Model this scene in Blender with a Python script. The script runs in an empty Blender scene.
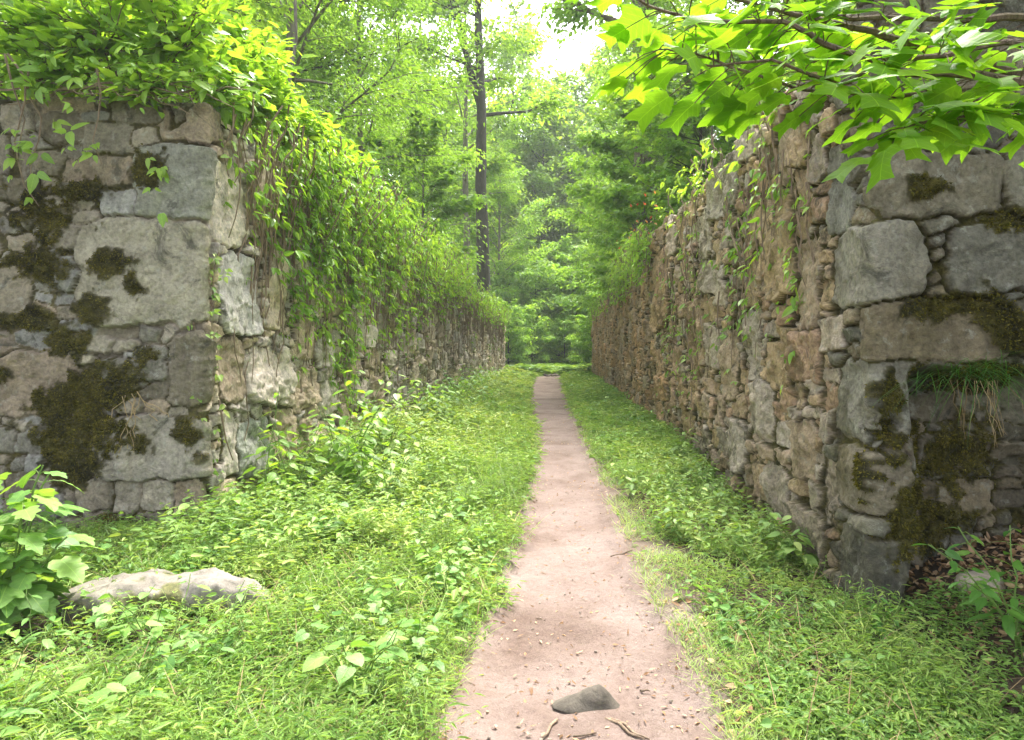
import bpy, math, random
import numpy as np
PI = math.pi
R = math.radians
scene = bpy.context.scene
COL = scene.collection
F = np.float32
CAMZ, FPX, VX, VY = 1.55, 700.0, 556.0, 348.0

# ------------------------------------------------------------------ noise
def _hash(ix, iy, iz):
    h = (ix.astype(np.int64)*374761393 + iy.astype(np.int64)*668265263 + iz.astype(np.int64)*2147483647) & 0xffffffff
    h = ((h ^ (h >> 13))*1274126177) & 0xffffffff
    h = h ^ (h >> 16)
    return (h & 0xffff).astype(F)/65535.0
def vnoise(x, y, z=0.0):
    x = np.asarray(x, F); y = np.asarray(y, F); z = np.broadcast_to(np.asarray(z, F), x.shape)
    fx, fy, fz = np.floor(x), np.floor(y), np.floor(z)
    tx, ty, tz = x-fx, y-fy, z-fz
    tx = tx*tx*(3-2*tx); ty = ty*ty*(3-2*ty); tz = tz*tz*(3-2*tz)
    ix, iy, iz = fx.astype(np.int64), fy.astype(np.int64), fz.astype(np.int64)
    def c(a, b, d): return _hash(ix+a, iy+b, iz+d)
    x00 = c(0,0,0)*(1-tx)+c(1,0,0)*tx; x10 = c(0,1,0)*(1-tx)+c(1,1,0)*tx
    x01 = c(0,0,1)*(1-tx)+c(1,0,1)*tx; x11 = c(0,1,1)*(1-tx)+c(1,1,1)*tx
    return ((x00*(1-ty)+x10*ty)*(1-tz)+(x01*(1-ty)+x11*ty)*tz)*2-1
def fbm(x, y, z=0.0, o=4, g=0.5):
    r = 0; a = 1.0; t = 0
    for i in range(o):
        r = r+a*vnoise(x*2**i+i*13.7, y*2**i-i*7.3, np.asarray(z)*2**i+i*3.1); t += a; a *= g
    return r/t
def sstep(a, b, x):
    t = np.clip((np.asarray(x, F)-a)/(b-a), 0, 1)
    return t*t*(3-2*t)

# ------------------------------------------------------------------ mesh building
class MB:
    def __init__(s):
        s.v = []; s.l = []; s.c = []; s.t = []; s.n = 0; s.uv = []
    def add(s, V, faces, tint=0.5, uv=None):
        """faces: list of (N,k) index arrays"""
        V = np.asarray(V, F).reshape(-1, 3)
        for f in faces:
            f = np.asarray(f, np.int64)
            if f.ndim == 1: f = f[None]
            s.l.append((f+s.n).ravel()); s.c.append(np.full(len(f), f.shape[1], np.int64))
        s.t.append(np.broadcast_to(np.asarray(tint, F), (len(V),)).copy())
        s.uv.append(np.zeros((len(V), 2), F) if uv is None else np.asarray(uv, F))
        s.v.append(V); s.n += len(V)
    def build(s, name, mat, parent=None, smooth=False, extra=None):
        me = bpy.data.meshes.new(name)
        if s.n:
            V = np.concatenate(s.v); L = np.concatenate(s.l); C = np.concatenate(s.c)
            me.vertices.add(len(V)); me.vertices.foreach_set('co', V.ravel())
            me.loops.add(len(L)); me.loops.foreach_set('vertex_index', L.astype(np.int32))
            st = np.concatenate([[0], np.cumsum(C)[:-1]]).astype(np.int32)
            me.polygons.add(len(C)); me.polygons.foreach_set('loop_start', st)
            me.polygons.foreach_set('loop_total', C.astype(np.int32))
            me.polygons.foreach_set('use_smooth', np.full(len(C), smooth))
            a = me.attributes.new('tint', 'FLOAT', 'POINT'); a.data.foreach_set('value', np.concatenate(s.t).astype(F))
            uv = np.concatenate(s.uv)
            a = me.attributes.new('luv', 'FLOAT_VECTOR', 'POINT')
            a.data.foreach_set('vector', np.concatenate([uv, np.zeros((len(uv), 1), F)], 1).ravel())
            for k, (ty, arr) in (extra or {}).items():
                a = me.attributes.new(k, ty, 'POINT')
                a.data.foreach_set('color' if ty == 'FLOAT_COLOR' else 'value', np.asarray(arr, F).ravel())
            me.update(calc_edges=True)
        me.materials.append(mat)
        o = bpy.data.objects.new(name, me); COL.objects.link(o)
        if parent: o.parent = parent
        return o

def tube(mb, P, rad, n=6, tint=0.5):
    P = np.asarray(P, F); m = len(P); rad = np.broadcast_to(np.asarray(rad, F), (m,))
    T = np.gradient(P, axis=0); T /= np.linalg.norm(T, axis=1, keepdims=True)+1e-9
    ref = np.array([0.31, 0.17, 0.93] if abs(T[m//2, 2]) < 0.8 else [1, 0.2, 0.1], F)
    A = np.cross(T, ref); A /= np.linalg.norm(A, axis=1, keepdims=True)+1e-9
    B = np.cross(T, A)
    th = np.arange(n)*2*PI/n
    V = P[:, None]+rad[:, None, None]*(A[:, None]*np.cos(th)[None, :, None]+B[:, None]*np.sin(th)[None, :, None])
    i = np.arange(m-1)[:, None]*n; j = np.arange(n)[None]; k = (j+1) % n
    Q = np.stack([i+j, i+k, i+n+k, i+n+j], -1).reshape(-1, 4)
    mb.add(V.reshape(-1, 3), [Q, (np.arange(n)[::-1]), (np.arange(n)+(m-1)*n)], tint)

# leaf templates: (points (x,y,fold), faces)
def tpl(half, fold=0.25):
    """half outline from base to tip, x>=0, first and last on the midrib; with a midrib vertex row"""
    h = np.array(half, F); inner = h[1:-1]; k = len(inner)
    P = [h[0]]+list(inner)+[h[-1]]+[np.array([-p[0], p[1]], F) for p in inner[::-1]]
    P = np.array(P, F); n = len(P)
    f1 = list(range(0, k+2)); f2 = [0]+list(range(k+1, n))
    z = np.abs(P[:, 0])*fold
    return np.concatenate([P, z[:, None]], 1), [np.array(f1), np.array(f2)]
RHOMB = tpl([(0, 0), (.5, .42), (0, 1)], .3)
LANCE = tpl([(0, 0), (.42, .25), (.42, .55), (0, 1)], .3)
OVATE = tpl([(0, 0), (.34, .08), (.5, .33), (.36, .66), (.12, .9), (0, 1)], .22)
HEART = tpl([(0, 0), (.3, -.1), (.52, .14), (.5, .48), (.26, .82), (0, 1)], .2)
TULIP = tpl([(0, 0), (.2, -.03), (.42, .08), (.60, .30), (.56, .36), (.36, .44), (.31, .52), (.36, .66), (.47, .92), (.40, .96), (.2, .88), (0, .80)], .12)
MAPLE = tpl([(0, 0), (.22, -.06), (.36, .02), (.58, .16), (.48, .26), (.40, .33), (.60, .60), (.44, .62), (.24, .62), (.16, .84), (0, 1)], .12)
def strip(rows, fold=.2):
    P = [(0, 0, 0)]; f = []
    for (x, y) in rows: P += [(-x, y, x*fold), (0, y, 0), (x, y, x*fold)]
    P.append((0, 1, 0)); k = len(rows); f += [np.array([(0, 2, 1), (0, 3, 2)])]
    q = []
    for i in range(k-1): a = 1+3*i; q += [(a, a+1, a+4, a+3), (a+1, a+2, a+5, a+4)]
    a = 1+3*(k-1); f += [np.array(q), np.array([(a, a+1, 3*k+1), (a+1, a+2, 3*k+1)])]
    return np.array(P, F), f
def fine(half, fold=.2, cup=.25):
    h = np.array(half, F); q = [h[0]]
    for a, c in zip(h[:-1], h[1:]): q += [a*.5+c*.5, c]
    h = np.array(q, F); k = len(h); ym = np.maximum.accumulate(np.clip(.55*h[:, 1]+.45*np.linspace(0, 1, k)*h[-1, 1], 0, h[-1, 1]))
    M = np.stack([0*ym, ym], 1); Lh = h*[-1, 1]; P = np.concatenate([M, h, Lh]); a = np.abs(P[:, 0])
    z = fold*a-cup*a*a+.035*np.sin(P[:, 1]*19)*a
    i = np.arange(k-1); f = [np.stack([i, k+i, k+i+1, i+1], 1), np.stack([i, i+1, 2*k+i+1, 2*k+i], 1)]
    return np.concatenate([P, z[:, None]], 1).astype(F), f
OVATEB = fine([(0, 0), (.34, .08), (.5, .33), (.36, .66), (.12, .9), (0, 1)])
HEART = fine([(0, 0), (.3, -.1), (.52, .14), (.5, .48), (.26, .82), (0, 1)])
TULIP = fine([(0, 0), (.2, -.03), (.42, .08), (.60, .30), (.36, .40), (.31, .52), (.36, .66), (.47, .94), (.2, .88), (0, .80)], .14)
MAPLEB = fine([(0, 0), (.22, -.08), (.40, .0), (.56, .16), (.50, .27), (.40, .36), (.52, .52), (.50, .62), (.30, .66), (.17, .86), (0, 1)], .16)
BLADE = strip([(.42, .06), (.5, .28), (.45, .52), (.3, .78)])

def norm(a): return a/(np.linalg.norm(a, axis=-1, keepdims=True)+1e-9)
def leaves(mb, T, pos, d, n, L, W, tint=0.5, droop=0.12):
    """one leaf per row of pos; d axis, n approx normal"""
    P, faces = T
    pos = np.asarray(pos, F); N = len(pos)
    if N == 0: return
    d = norm(np.asarray(d, F)); s = norm(np.cross(d, np.asarray(n, F))); n = np.cross(s, d)
    L = np.broadcast_to(np.asarray(L, F), (N,)); W = np.broadcast_to(np.asarray(W, F), (N,))
    k = len(P)
    V = pos[:, None]+s[:, None]*(P[None, :, 0:1]*W[:, None, None])+d[:, None]*(P[None, :, 1:2]*L[:, None, None])
    droop = np.broadcast_to(np.asarray(droop, F), (N,))
    V = V+n[:, None]*((P[None, :, 2]*W[:, None]-droop[:, None]*P[None, :, 1]**2*L[:, None])[..., None])
    base = (np.arange(N)*k)[:, None]
    t = np.repeat(np.broadcast_to(np.asarray(tint, F), (N,)), k)
    mb.add(V.reshape(-1, 3), [(f[None]+base) if f.ndim == 1 else (f[None]+base[:, :, None]).reshape(-1, f.shape[1]) for f in faces], t, np.tile(P[:, :2], (N, 1)))

# ------------------------------------------------------------------ materials
def newmat(name):
    m = bpy.data.materials.new(name); m.use_nodes = True
    nt = m.node_tree; nt.nodes.clear()
    out = nt.nodes.new('ShaderNodeOutputMaterial')
    return m, nt, out
class NB:
    def __init__(s, nt): s.nt = nt
    def n(s, t, **kw):
        x = s.nt.nodes.new(t)
        for k, v in kw.items():
            if k.startswith('i_'):
                kk = k[2:]
                x.inputs[int(kk) if kk.isdigit() else kk.replace('_', ' ')].default_value = v
            else: setattr(x, k, v)
        return x
    def l(s, a, b): s.nt.links.new(a, b)
    def noise(s, vec, scale, detail=4, rough=.55, dist=0):
        x = s.n('ShaderNodeTexNoise'); x.inputs['Scale'].default_value = scale; x.inputs['Detail'].default_value = detail
        x.inputs['Roughness'].default_value = rough; x.inputs['Distortion'].default_value = dist
        if vec is not None: s.l(vec, x.inputs['Vector'])
        return x.outputs['Fac']
    def ramp(s, fac, stops):
        x = s.n('ShaderNodeValToRGB'); e = x.color_ramp.elements
        while len(e) < len(stops): e.new(.5)
        for el, (p, c) in zip(e, stops):
            el.position = p; el.color = c if len(c) == 4 else (*c, 1)
        s.l(fac, x.inputs[0]); return x.outputs[0]
    def mix(s, fac, a, b, mode='MIX'):
        x = s.n('ShaderNodeMix', data_type='RGBA', blend_type=mode)
        for v, i in ((fac, 0), (a, 6), (b, 7)):
            if isinstance(v, (int, float)): x.inputs[i].default_value = v
            elif isinstance(v, tuple): x.inputs[i].default_value = (*v, 1) if len(v) == 3 else v
            else: s.l(v, x.inputs[i])
        return x.outputs[2]
    def math(s, op, a, b=None, c=None):
        x = s.n('ShaderNodeMath', operation=op)
        for i, v in enumerate((a, b, c)):
            if v is None: continue
            if isinstance(v, (int, float)): x.inputs[i].default_value = v
            else: s.l(v, x.inputs[i])
        return x.outputs[0]
    def bump(s, h, strength, dist, normal=None):
        x = s.n('ShaderNodeBump'); x.inputs['Strength'].default_value = strength; x.inputs['Distance'].default_value = dist
        s.l(h, x.inputs['Height'])
        if normal is not None: s.l(normal, x.inputs['Normal'])
        return x.outputs[0]

def leafmat(name, dark, light, yellow, trans=.42, rough=.5, spec=.35, vein=False):
    LG = 1.4; dark, light, yellow = [tuple(min(.6, v*LG) for v in q) for q in (dark, light, yellow)]
    m, nt, out = newmat(name); b = NB(nt)
    at = b.n('ShaderNodeAttribute', attribute_name='tint')
    oi = b.n('ShaderNodeObjectInfo')
    geo = b.n('ShaderNodeNewGeometry')
    f = b.math('ADD', at.outputs['Fac'], b.math('MULTIPLY_ADD', oi.outputs['Random'], .16, -.08))
    c = b.ramp(f, [(0, dark), (.55, light), (1, yellow)])
    if vein:
        uv = b.n('ShaderNodeAttribute', attribute_name='luv')
        sx = b.n('ShaderNodeSeparateXYZ'); b.l(uv.outputs['Vector'], sx.inputs[0])
        ax = b.math('ABSOLUTE', sx.outputs[0])
        w = b.math('SINE', b.math('MULTIPLY', b.math('SUBTRACT', sx.outputs[1], b.math('MULTIPLY', ax, .75)), 38.0))
        side = b.math('GREATER_THAN', w, .93)
        mid = b.math('LESS_THAN', ax, .013)
        v = b.math('MAXIMUM', b.math('MULTIPLY', side, .35), mid)
        c = b.mix(b.math('MULTIPLY', v, .55), c, tuple(min(1, x*1.35) for x in yellow))
    tc = b.n('ShaderNodeTexCoord')
    nz = b.noise(tc.outputs['Object'], 9, 3)
    c = b.mix(1.0, c, b.ramp(nz, [(.25, (.78, .8, .74)), (.75, (1.15, 1.12, 1.1))]), 'MULTIPLY')
    p = b.n('ShaderNodeBsdfPrincipled'); b.l(c, p.inputs['Base Color'])
    p.inputs['Roughness'].default_value = rough; p.inputs['Specular IOR Level'].default_value = spec
    t = b.n('ShaderNodeBsdfTranslucent')
    tcn = b.mix(1.0, c, (1.55, 1.45, .55), 'MULTIPLY'); b.l(tcn, t.inputs[0])
    mx = b.n('ShaderNodeMixShader'); mx.inputs[0].default_value = trans
    b.l(p.outputs[0], mx.inputs[1]); b.l(t.outputs[0], mx.inputs[2]); b.l(mx.outputs[0], out.inputs[0])
    return m

def barkmat(name, a, c, scale=6.0, bump=.5):
    m, nt, out = newmat(name); b = NB(nt)
    tc = b.n('ShaderNodeTexCoord'); mp = b.n('ShaderNodeMapping'); mp.inputs['Scale'].default_value = (1, 1, .18)
    b.l(tc.outputs['Object'], mp.inputs[0])
    n1 = b.noise(mp.outputs[0], scale*3, 6, .65, .6); n2 = b.noise(tc.outputs['Object'], scale*.4, 3)
    col = b.mix(n2, b.ramp(n1, [(.3, a), (.7, c)]), b.ramp(n1, [(.3, tuple(x*.8 for x in a)), (.7, tuple(x*1.15 for x in c))]))
    p = b.n('ShaderNodeBsdfPrincipled'); b.l(col, p.inputs['Base Color']); p.inputs['Roughness'].default_value = .9
    b.l(b.bump(n1, bump, .03), p.inputs['Normal']); b.l(p.outputs[0], out.inputs[0])
    return m

def wallmat():
    m, nt, out = newmat('rubble_masonry'); b = NB(nt)
    tc = b.n('ShaderNodeTexCoord'); O = tc.outputs['Object']
    ca = b.n('ShaderNodeAttribute', attribute_name='Col'); mo = b.n('ShaderNodeAttribute', attribute_name='moss')
    n1 = b.noise(O, 5, 8, .65, .4); n2 = b.noise(O, 34, 5, .65); n3 = b.noise(O, 130, 3, .6)
    mp = b.n('ShaderNodeMapping'); mp.inputs['Scale'].default_value = (5, 5, .5); b.l(O, mp.inputs[0])
    n4 = b.noise(mp.outputs[0], 1.6, 6, .6)
    st = b.mix(1.0, ca.outputs['Color'], b.ramp(n1, [(.3, (.66, .65, .63)), (.5, (.98, .98, .98)), (.7, (1.22, 1.2, 1.16))]), 'MULTIPLY')
    st = b.mix(.5, st, b.ramp(n2, [(.34, (.42, .41, .4)), (.5, (.95, .95, .95)), (.66, (1.45, 1.43, 1.38))]), 'MULTIPLY')
    # lichen: pale crust patches, and dark algae stains
    st = b.mix(b.ramp(b.noise(O, 11, 7, .7), [(.56, (0, 0, 0)), (.66, (.5, .5, .5))]), st, (.43, .42, .36))
    st = b.mix(b.ramp(b.noise(O, 3.1, 8, .72, .8), [(.56, (0, 0, 0)), (.64, (.75, .75, .75))]), st, (.06, .056, .044))
    mt = b.mix(n2, (.30, .235, .18), (.64, .53, .43))
    mt = b.mix(b.ramp(n1, [(.45, (0, 0, 0)), (.65, (.75, .75, .75))]), mt, (.13, .115, .08))
    ga = b.n('ShaderNodeAttribute', attribute_name='gap'); mt = b.mix(b.math('MULTIPLY', ga.outputs['Fac'], .7), mt, (.055, .043, .03))
    c = b.mix(ca.outputs['Alpha'], mt, st)
    hal = b.ramp(mo.outputs['Fac'], [(.12, (0, 0, 0)), (.5, (.75, .75, .75))]); c = b.mix(hal, c, b.mix(1.0, c, (.38, .36, .27), 'MULTIPLY'))
    c = b.mix(b.ramp(n4, [(.54, (0, 0, 0)), (.74, (.5, .5, .5))]), c, b.mix(1.0, c, (.52, .47, .4), 'MULTIPLY'))
    ms = b.mix(1.0, b.ramp(b.noise(O, 4.5, 4, .6), [(.38, (.3, .3, .3)), (.6, (1.1, 1.1, 1.1))]), b.ramp(n2, [(.3, (.03, .028, .009)), (.55, (.095, .08, .017)), (.8, (.19, .155, .04))]), 'MULTIPLY')
    c = b.mix(mo.outputs['Fac'], c, ms)
    p = b.n('ShaderNodeBsdfPrincipled'); b.l(c, p.inputs['Base Color']); p.inputs['Roughness'].default_value = .88
    p.inputs['Specular IOR Level'].default_value = .25
    h = b.math('ADD', b.math('MULTIPLY', n2, .7), b.math('MULTIPLY', n3, .35))
    h = b.math('ADD', h, b.math('MULTIPLY', n1, 1.2))
    b.l(b.bump(h, 1.0, .03), p.inputs['Normal']); b.l(p.outputs[0], out.inputs[0])
    return m

def rockmat(name, a, c, mossy=0.0):
    m, nt, out = newmat(name); b = NB(nt)
    tc = b.n('ShaderNodeTexCoord'); O = tc.outputs['Object']
    n1 = b.noise(O, 6, 8, .65, .5); n2 = b.noise(O, 50, 5, .65)
    col = b.mix(.6, b.ramp(n1, [(.3, a), (.7, c)]), b.ramp(n2, [(.3, (.55, .55, .52)), (.7, (1.3, 1.28, 1.2))]), 'MULTIPLY')
    if mossy:
        at = b.n('ShaderNodeAttribute', attribute_name='moss')
        col = b.mix(at.outputs['Fac'], col, b.ramp(n2, [(.3, (.05, .055, .015)), (.7, (.16, .15, .045))]))
    p = b.n('ShaderNodeBsdfPrincipled'); b.l(col, p.inputs['Base Color']); p.inputs['Roughness'].default_value = .85
    h = b.math('ADD', b.math('MULTIPLY', n2, .5), n1)
    b.l(b.bump(h, .7, .015), p.inputs['Normal']); b.l(p.outputs[0], out.inputs[0])
    return m

def soilmat(name, stops, leafy=False, bump=.8):
    m, nt, out = newmat(name); b = NB(nt)
    tc = b.n('ShaderNodeTexCoord'); O = tc.outputs['Object']
    n1 = b.noise(O, 1.4, 7, .6, .3); n2 = b.noise(O, 26, 6, .7); n3 = b.noise(O, 120, 4, .7)
    col = b.ramp(n1, stops)
    if leafy:
        pa = b.n('ShaderNodeAttribute', attribute_name='pm'); col = b.mix(pa.outputs['Fac'], col, b.ramp(n1, leafy))
    col = b.mix(.7, col, b.ramp(n2, [(.3, (.72, .7, .68)), (.52, (1, 1, 1)), (.72, (1.2, 1.19, 1.18))]), 'MULTIPLY')
    col = b.mix(.7, col, b.ramp(n3, [(.3, (.68, .64, .62)), (.5, (1, 1, 1)), (.7, (1.22, 1.2, 1.2))]), 'MULTIPLY')
    v = b.n('ShaderNodeTexVoronoi'); v.inputs['Scale'].default_value = 42; b.l(O, v.inputs['Vector'])
    peb = b.ramp(v.outputs['Distance'], [(.08, (1, 1, 1)), (.2, (0, 0, 0))])
    sel = b.math('MULTIPLY', peb, b.math('GREATER_THAN', b.noise(O, 14, 2), .56))
    col = b.mix(b.math('MULTIPLY', sel, .5), col, b.mix(b.noise(O, 60, 1), (.2, .13, .1), (.62, .53, .47)))
    p = b.n('ShaderNodeBsdfPrincipled'); b.l(col, p.inputs['Base Color']); p.inputs['Roughness'].default_value = .95
    p.inputs['Specular IOR Level'].default_value = .15
    h = b.math('ADD', b.math('MULTIPLY', n2, .8), b.math('MULTIPLY', n3, .35)); h = b.math('ADD', h, b.math('MULTIPLY', sel, .3))
    b.l(b.bump(h, bump, .02), p.inputs['Normal']); b.l(p.outputs[0], out.inputs[0])
    return m

G = {}
G['tree'] = leafmat('tree_leaves', (.07, .145, .03), (.165, .28, .055), (.25, .35, .075), .52)
G['treepale'] = leafmat('pale_tree_leaves', (.09, .175, .036), (.17, .30, .06), (.26, .37, .08), .52)
G['treedark'] = leafmat('dark_tree_leaves', (.09, .17, .036), (.185, .30, .065), (.26, .36, .085), .54)
G['pine'] = leafmat('pine_needles', (.05, .085, .04), (.10, .145, .065), (.16, .2, .09), .25)
G['vine'] = leafmat('creeper_leaves', (.065, .15, .022), (.145, .27, .035), (.25, .365, .05), .46, .42, .5)
G['bush'] = leafmat('bush_leaves', (.07, .155, .024), (.15, .275, .038), (.25, .365, .055), .5, .42, .5, True)
G['tulip'] = leafmat('tulip_leaves', (.085, .19, .02), (.145, .285, .026), (.21, .35, .034), .58, .45, .4, True)
G['herb'] = leafmat('herb_leaves', (.065, .145, .03), (.165, .265, .06), (.30, .355, .12), .34, .5, .3)
G['weed'] = leafmat('weed_leaves', (.06, .15, .04), (.13, .25, .06), (.22, .33, .08), .38, .5, .35, True)
G['shade'] = leafmat('shade_herb_leaves', (.035, .10, .018), (.075, .18, .028), (.14, .24, .04), .4, .5, .3)
G['dry'] = leafmat('dry_leaves', (.10, .055, .028), (.24, .14, .08), (.42, .29, .19), .15, .7, .2)
G['straw'] = leafmat('dry_roots', (.09, .06, .035), (.22, .15, .085), (.36, .27, .16), .1, .8, .2)
G['moss'] = leafmat('moss_tufts', (.03, .028, .008), (.10, .086, .017), (.22, .18, .038), .15, .9, .05)
G['red'] = leafmat('red_young_leaves', (.4, .05, .03), (.55, .11, .07), (.6, .2, .1), .4)
BARK = barkmat('dark_bark', (.02, .016, .013), (.075, .062, .05))
BARKG = barkmat('grey_bark', (.10, .085, .068), (.24, .205, .17))
TWIG = barkmat('twig_bark', (.075, .05, .033), (.2, .14, .095), 20)
VSTEM = barkmat('vine_bark', (.13, .085, .055), (.33, .24, .165), 14)
GSTEM = leafmat('green_stems', (.05, .09, .02), (.10, .16, .035), (.2, .22, .06), .1)
WALL = wallmat()
SOIL = soilmat('woodland_soil', [(.3, (.04, .027, .018)), (.55, (.075, .052, .036)), (.75, (.12, .088, .064))], [(.3, (.125, .092, .07)), (.5, (.19, .148, .122)), (.7, (.235, .19, .163))])
PATHM = soilmat('trodden_earth', [(.3, (.135, .094, .077)), (.45, (.19, .14, .12)), (.55, (.222, .168, .148)), (.7, (.255, .20, .18))], bump=.8)

# ------------------------------------------------------------------ object helpers
def tag(o, label, cat, group=None, kind=None):
    if label: o['label'] = label
    if cat: o['category'] = cat
    if group: o['group'] = group
    if kind: o['kind'] = kind
    return o
def empty(name, loc=(0, 0, 0), label=None, cat=None, group=None):
    e = bpy.data.objects.new(name, None); COL.objects.link(e); e.location = loc; e.empty_display_size = .2
    return tag(e, label, cat, group)
def copy_tree(o, parent=None):
    c = o.copy(); COL.objects.link(c)
    if parent: c.parent = parent
    for ch in [x for x in o.children]: copy_tree(ch, c)
    return c

# ------------------------------------------------------------------ terrain
LX, LY, RX, RY, END = -2.96, 5.86, 1.98, 4.35, 40.0
_pk = np.array([(-2, .02, .75), (2.0, .06, .64), (2.77, .08, .56), (4.3, .10, .47), (5.65, .11, .42), (8.2, .13, .38), (11.8, .05, .36), (20.9, -.26, .56), (30, -.42, .66), (37, -.4, .75), (41, -.2, .6), (45, 1.0, .6), (50, 3.5, .6), (56, 7.5, .6)], F)
def path_c(y): return np.interp(y, _pk[:, 0], _pk[:, 1])
def path_w(y): return np.interp(y, _pk[:, 0], _pk[:, 2])
def path_mask(x, y):
    """1 inside the path, 0 outside, soft"""
    d = np.abs(x-path_c(y))-path_w(y)-.13*fbm(x*2.3, y*1.7, 3.0, 3)-.08*fbm(x*7, y*7, 4.0, 3)
    return 1-sstep(-.12, .06, d)
def bank(x, y):
    g = np.maximum(0, y-39.6)
    el = np.maximum(0, -x-6.7)*1.5; er = np.maximum(0, x-5.1)*1.5
    l = sstep(0, 1, (-(x)-3.30)/(.4+.55*g)) * sstep(0, 1, (y-6.15+el*.7)/(.4+el)) * (3.35-.25*sstep(8, 40, y))
    r = sstep(0, 1, (x-2.36)/(.4+.55*g)) * sstep(0, 1, (y-5.03+er*.7)/(.18+er)) * (3.5-.45*sstep(18, 24, y))
    b = l+r
    return b*(1-.75*sstep(40, 54, y))
def gz(x, y):
    x = np.asarray(x, F); y = np.asarray(y, F)
    z = .05*fbm(x*.5, y*.5, 0, 3)+.018*fbm(x*2.2, y*2.2, 5, 3)
    z = z+.40*np.maximum(0, x-2.0)*sstep(7, 4.2, y)*(1-.6*sstep(3, 9, x))-(.19*sstep(.8, 1.9, x)+.07*sstep(.9, 2.2, -x))*sstep(11, 5, y)
    z = z+.06*sstep(.9, 1.9, np.abs(x-path_c(y)))
    z = z-.05*path_mask(x, y)
    z = z+bank(x, y)*(1+.06*fbm(x*.35, y*.35, 9, 3))
    z = z+.5*sstep(46, 75, y)+2.5*sstep(60, 140, y)
    return z
def grid_faces(a, b):
    i = np.arange(a-1)[:, None]*b; j = np.arange(b-1)[None]
    return np.stack([i+j, i+j+1, i+b+j+1, i+b+j], -1).reshape(-1, 4)
gx = np.concatenate([np.arange(-90, -10, 5), np.arange(-10, -4, .3), np.arange(-4, 4, .07), np.arange(4, 10, .3), np.arange(10, 91, 5)])
gy = np.concatenate([np.arange(-14, 1.5, 1), np.arange(1.5, 8, .07), np.arange(8, 16, .14), np.arange(16, 56, .35), np.arange(56, 150, 4)])
Y, X = np.meshgrid(gy, gx, indexing='ij')
Z = gz(X, Y)-.035*path_mask(X, Y)
mb = MB(); mb.add(np.stack([X, Y, Z], -1).reshape(-1, 3), [grid_faces(len(gy), len(gx))])
dpm = np.abs(X-path_c(Y))-path_w(Y)-.30*fbm(X*1.6, Y*1.6, 81, 4)-.04*(X > .2)*(Y < 9); pm = 1-sstep(-.05, .42, dpm)
tag(mb.build('ground', SOIL, smooth=True, extra={'pm': ('FLOAT', pm)}), None, None, kind='structure')
# the trodden path
py = np.concatenate([np.arange(-2, 8, .05), np.arange(8, 20, .12), np.arange(20, 55, .3)]); pu = np.linspace(-1, 1, 41)
Y, U = np.meshgrid(py, pu, indexing='ij')
X = path_c(Y)+U*(path_w(Y)+.10+.07*fbm(Y*1.3, Y*0+U*0+np.sign(U)*9, 2, 3))
Z = gz(X, Y)+.022*fbm(X*5, Y*5, 4, 5)+.008-.045*sstep(.88, 1.0, np.abs(U))
mb = MB(); mb.add(np.stack([X, Y, Z], -1).reshape(-1, 3), [grid_faces(len(py), len(pu))])
tag(mb.build('path', PATHM, smooth=True), None, None, kind='structure')
def z0(x, y): return float(gz(np.array([x]), np.array([y]))[0])

# ------------------------------------------------------------------ the stone walls
class Stones:
    def __init__(s, s0, s1, z0, z1, seed):
        s.rng = np.random.default_rng(seed); s.res = .03
        s.s0, s.z0 = s0, z0
        s.gs = np.arange(s0, s1, s.res); s.gzv = np.arange(z0, z1, s.res)
        s.E = np.full((len(s.gs), len(s.gzv)), .5, F); s.st = []
    def add(s, cs, cz, a, b, th=0.0, col=None):
        i0, i1 = np.searchsorted(s.gs, [cs-a*1.6-.4, cs+a*1.6+.4]); j0, j1 = np.searchsorted(s.gzv, [cz-b*1.6-.4, cz+b*1.6+.4])
        ds = s.gs[i0:i1, None]-cs; dz = s.gzv[None, j0:j1]-cz
        u = (ds*math.cos(th)+dz*math.sin(th))/a; v = (-ds*math.sin(th)+dz*math.cos(th))/b
        e = ((u**6+v**6)**(1/6)-1)*min(a, b)
        s.E[i0:i1, j0:j1] = np.minimum(s.E[i0:i1, j0:j1], e); s.st.append((cs, cz, a, b, th))
    def at(s, cs, cz):
        i = min(max(int((cs-s.s0)/s.res), 0), len(s.gs)-1); j = min(max(int((cz-s.z0)/s.res), 0), len(s.gzv)-1)
        return s.E[i, j]
    def fill(s, stages):
        rg = s.rng; L = s.gs[-1]-s.gs[0]; Hh = s.gzv[-1]-s.gzv[0]
        for (n, a0, a1, b0, b1) in stages:
            for _ in range(int(n*L)):
                a, b = rg.uniform(a0, a1), rg.uniform(b0, b1); cs = s.gs[0]+rg.random()*L; cz = s.z0+rg.random()*Hh
                if min(s.at(cs, cz), s.at(cs-a*.9, cz), s.at(cs+a*.9, cz), s.at(cs, cz-b*.9), s.at(cs, cz+b*.9),
                       s.at(cs-a*.75, cz-b*.75), s.at(cs+a*.75, cz+b*.75)) > 0.0:
                    s.add(cs, cz, a, b, rg.normal(0, .07))
        for _ in range(9000):
            k = int(s.E.argmax()); i, j = divmod(k, len(s.gzv)); e = float(s.E[i, j])
            if e < .028: break
            e = min(e, .12)
            s.add(s.gs[i], s.gzv[j], e*rg.uniform(1.2, 3.0)+.012, e*rg.uniform(.75, 1.1)+.008, rg.normal(0, .25))
        s.st = np.array(s.st, F)

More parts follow.
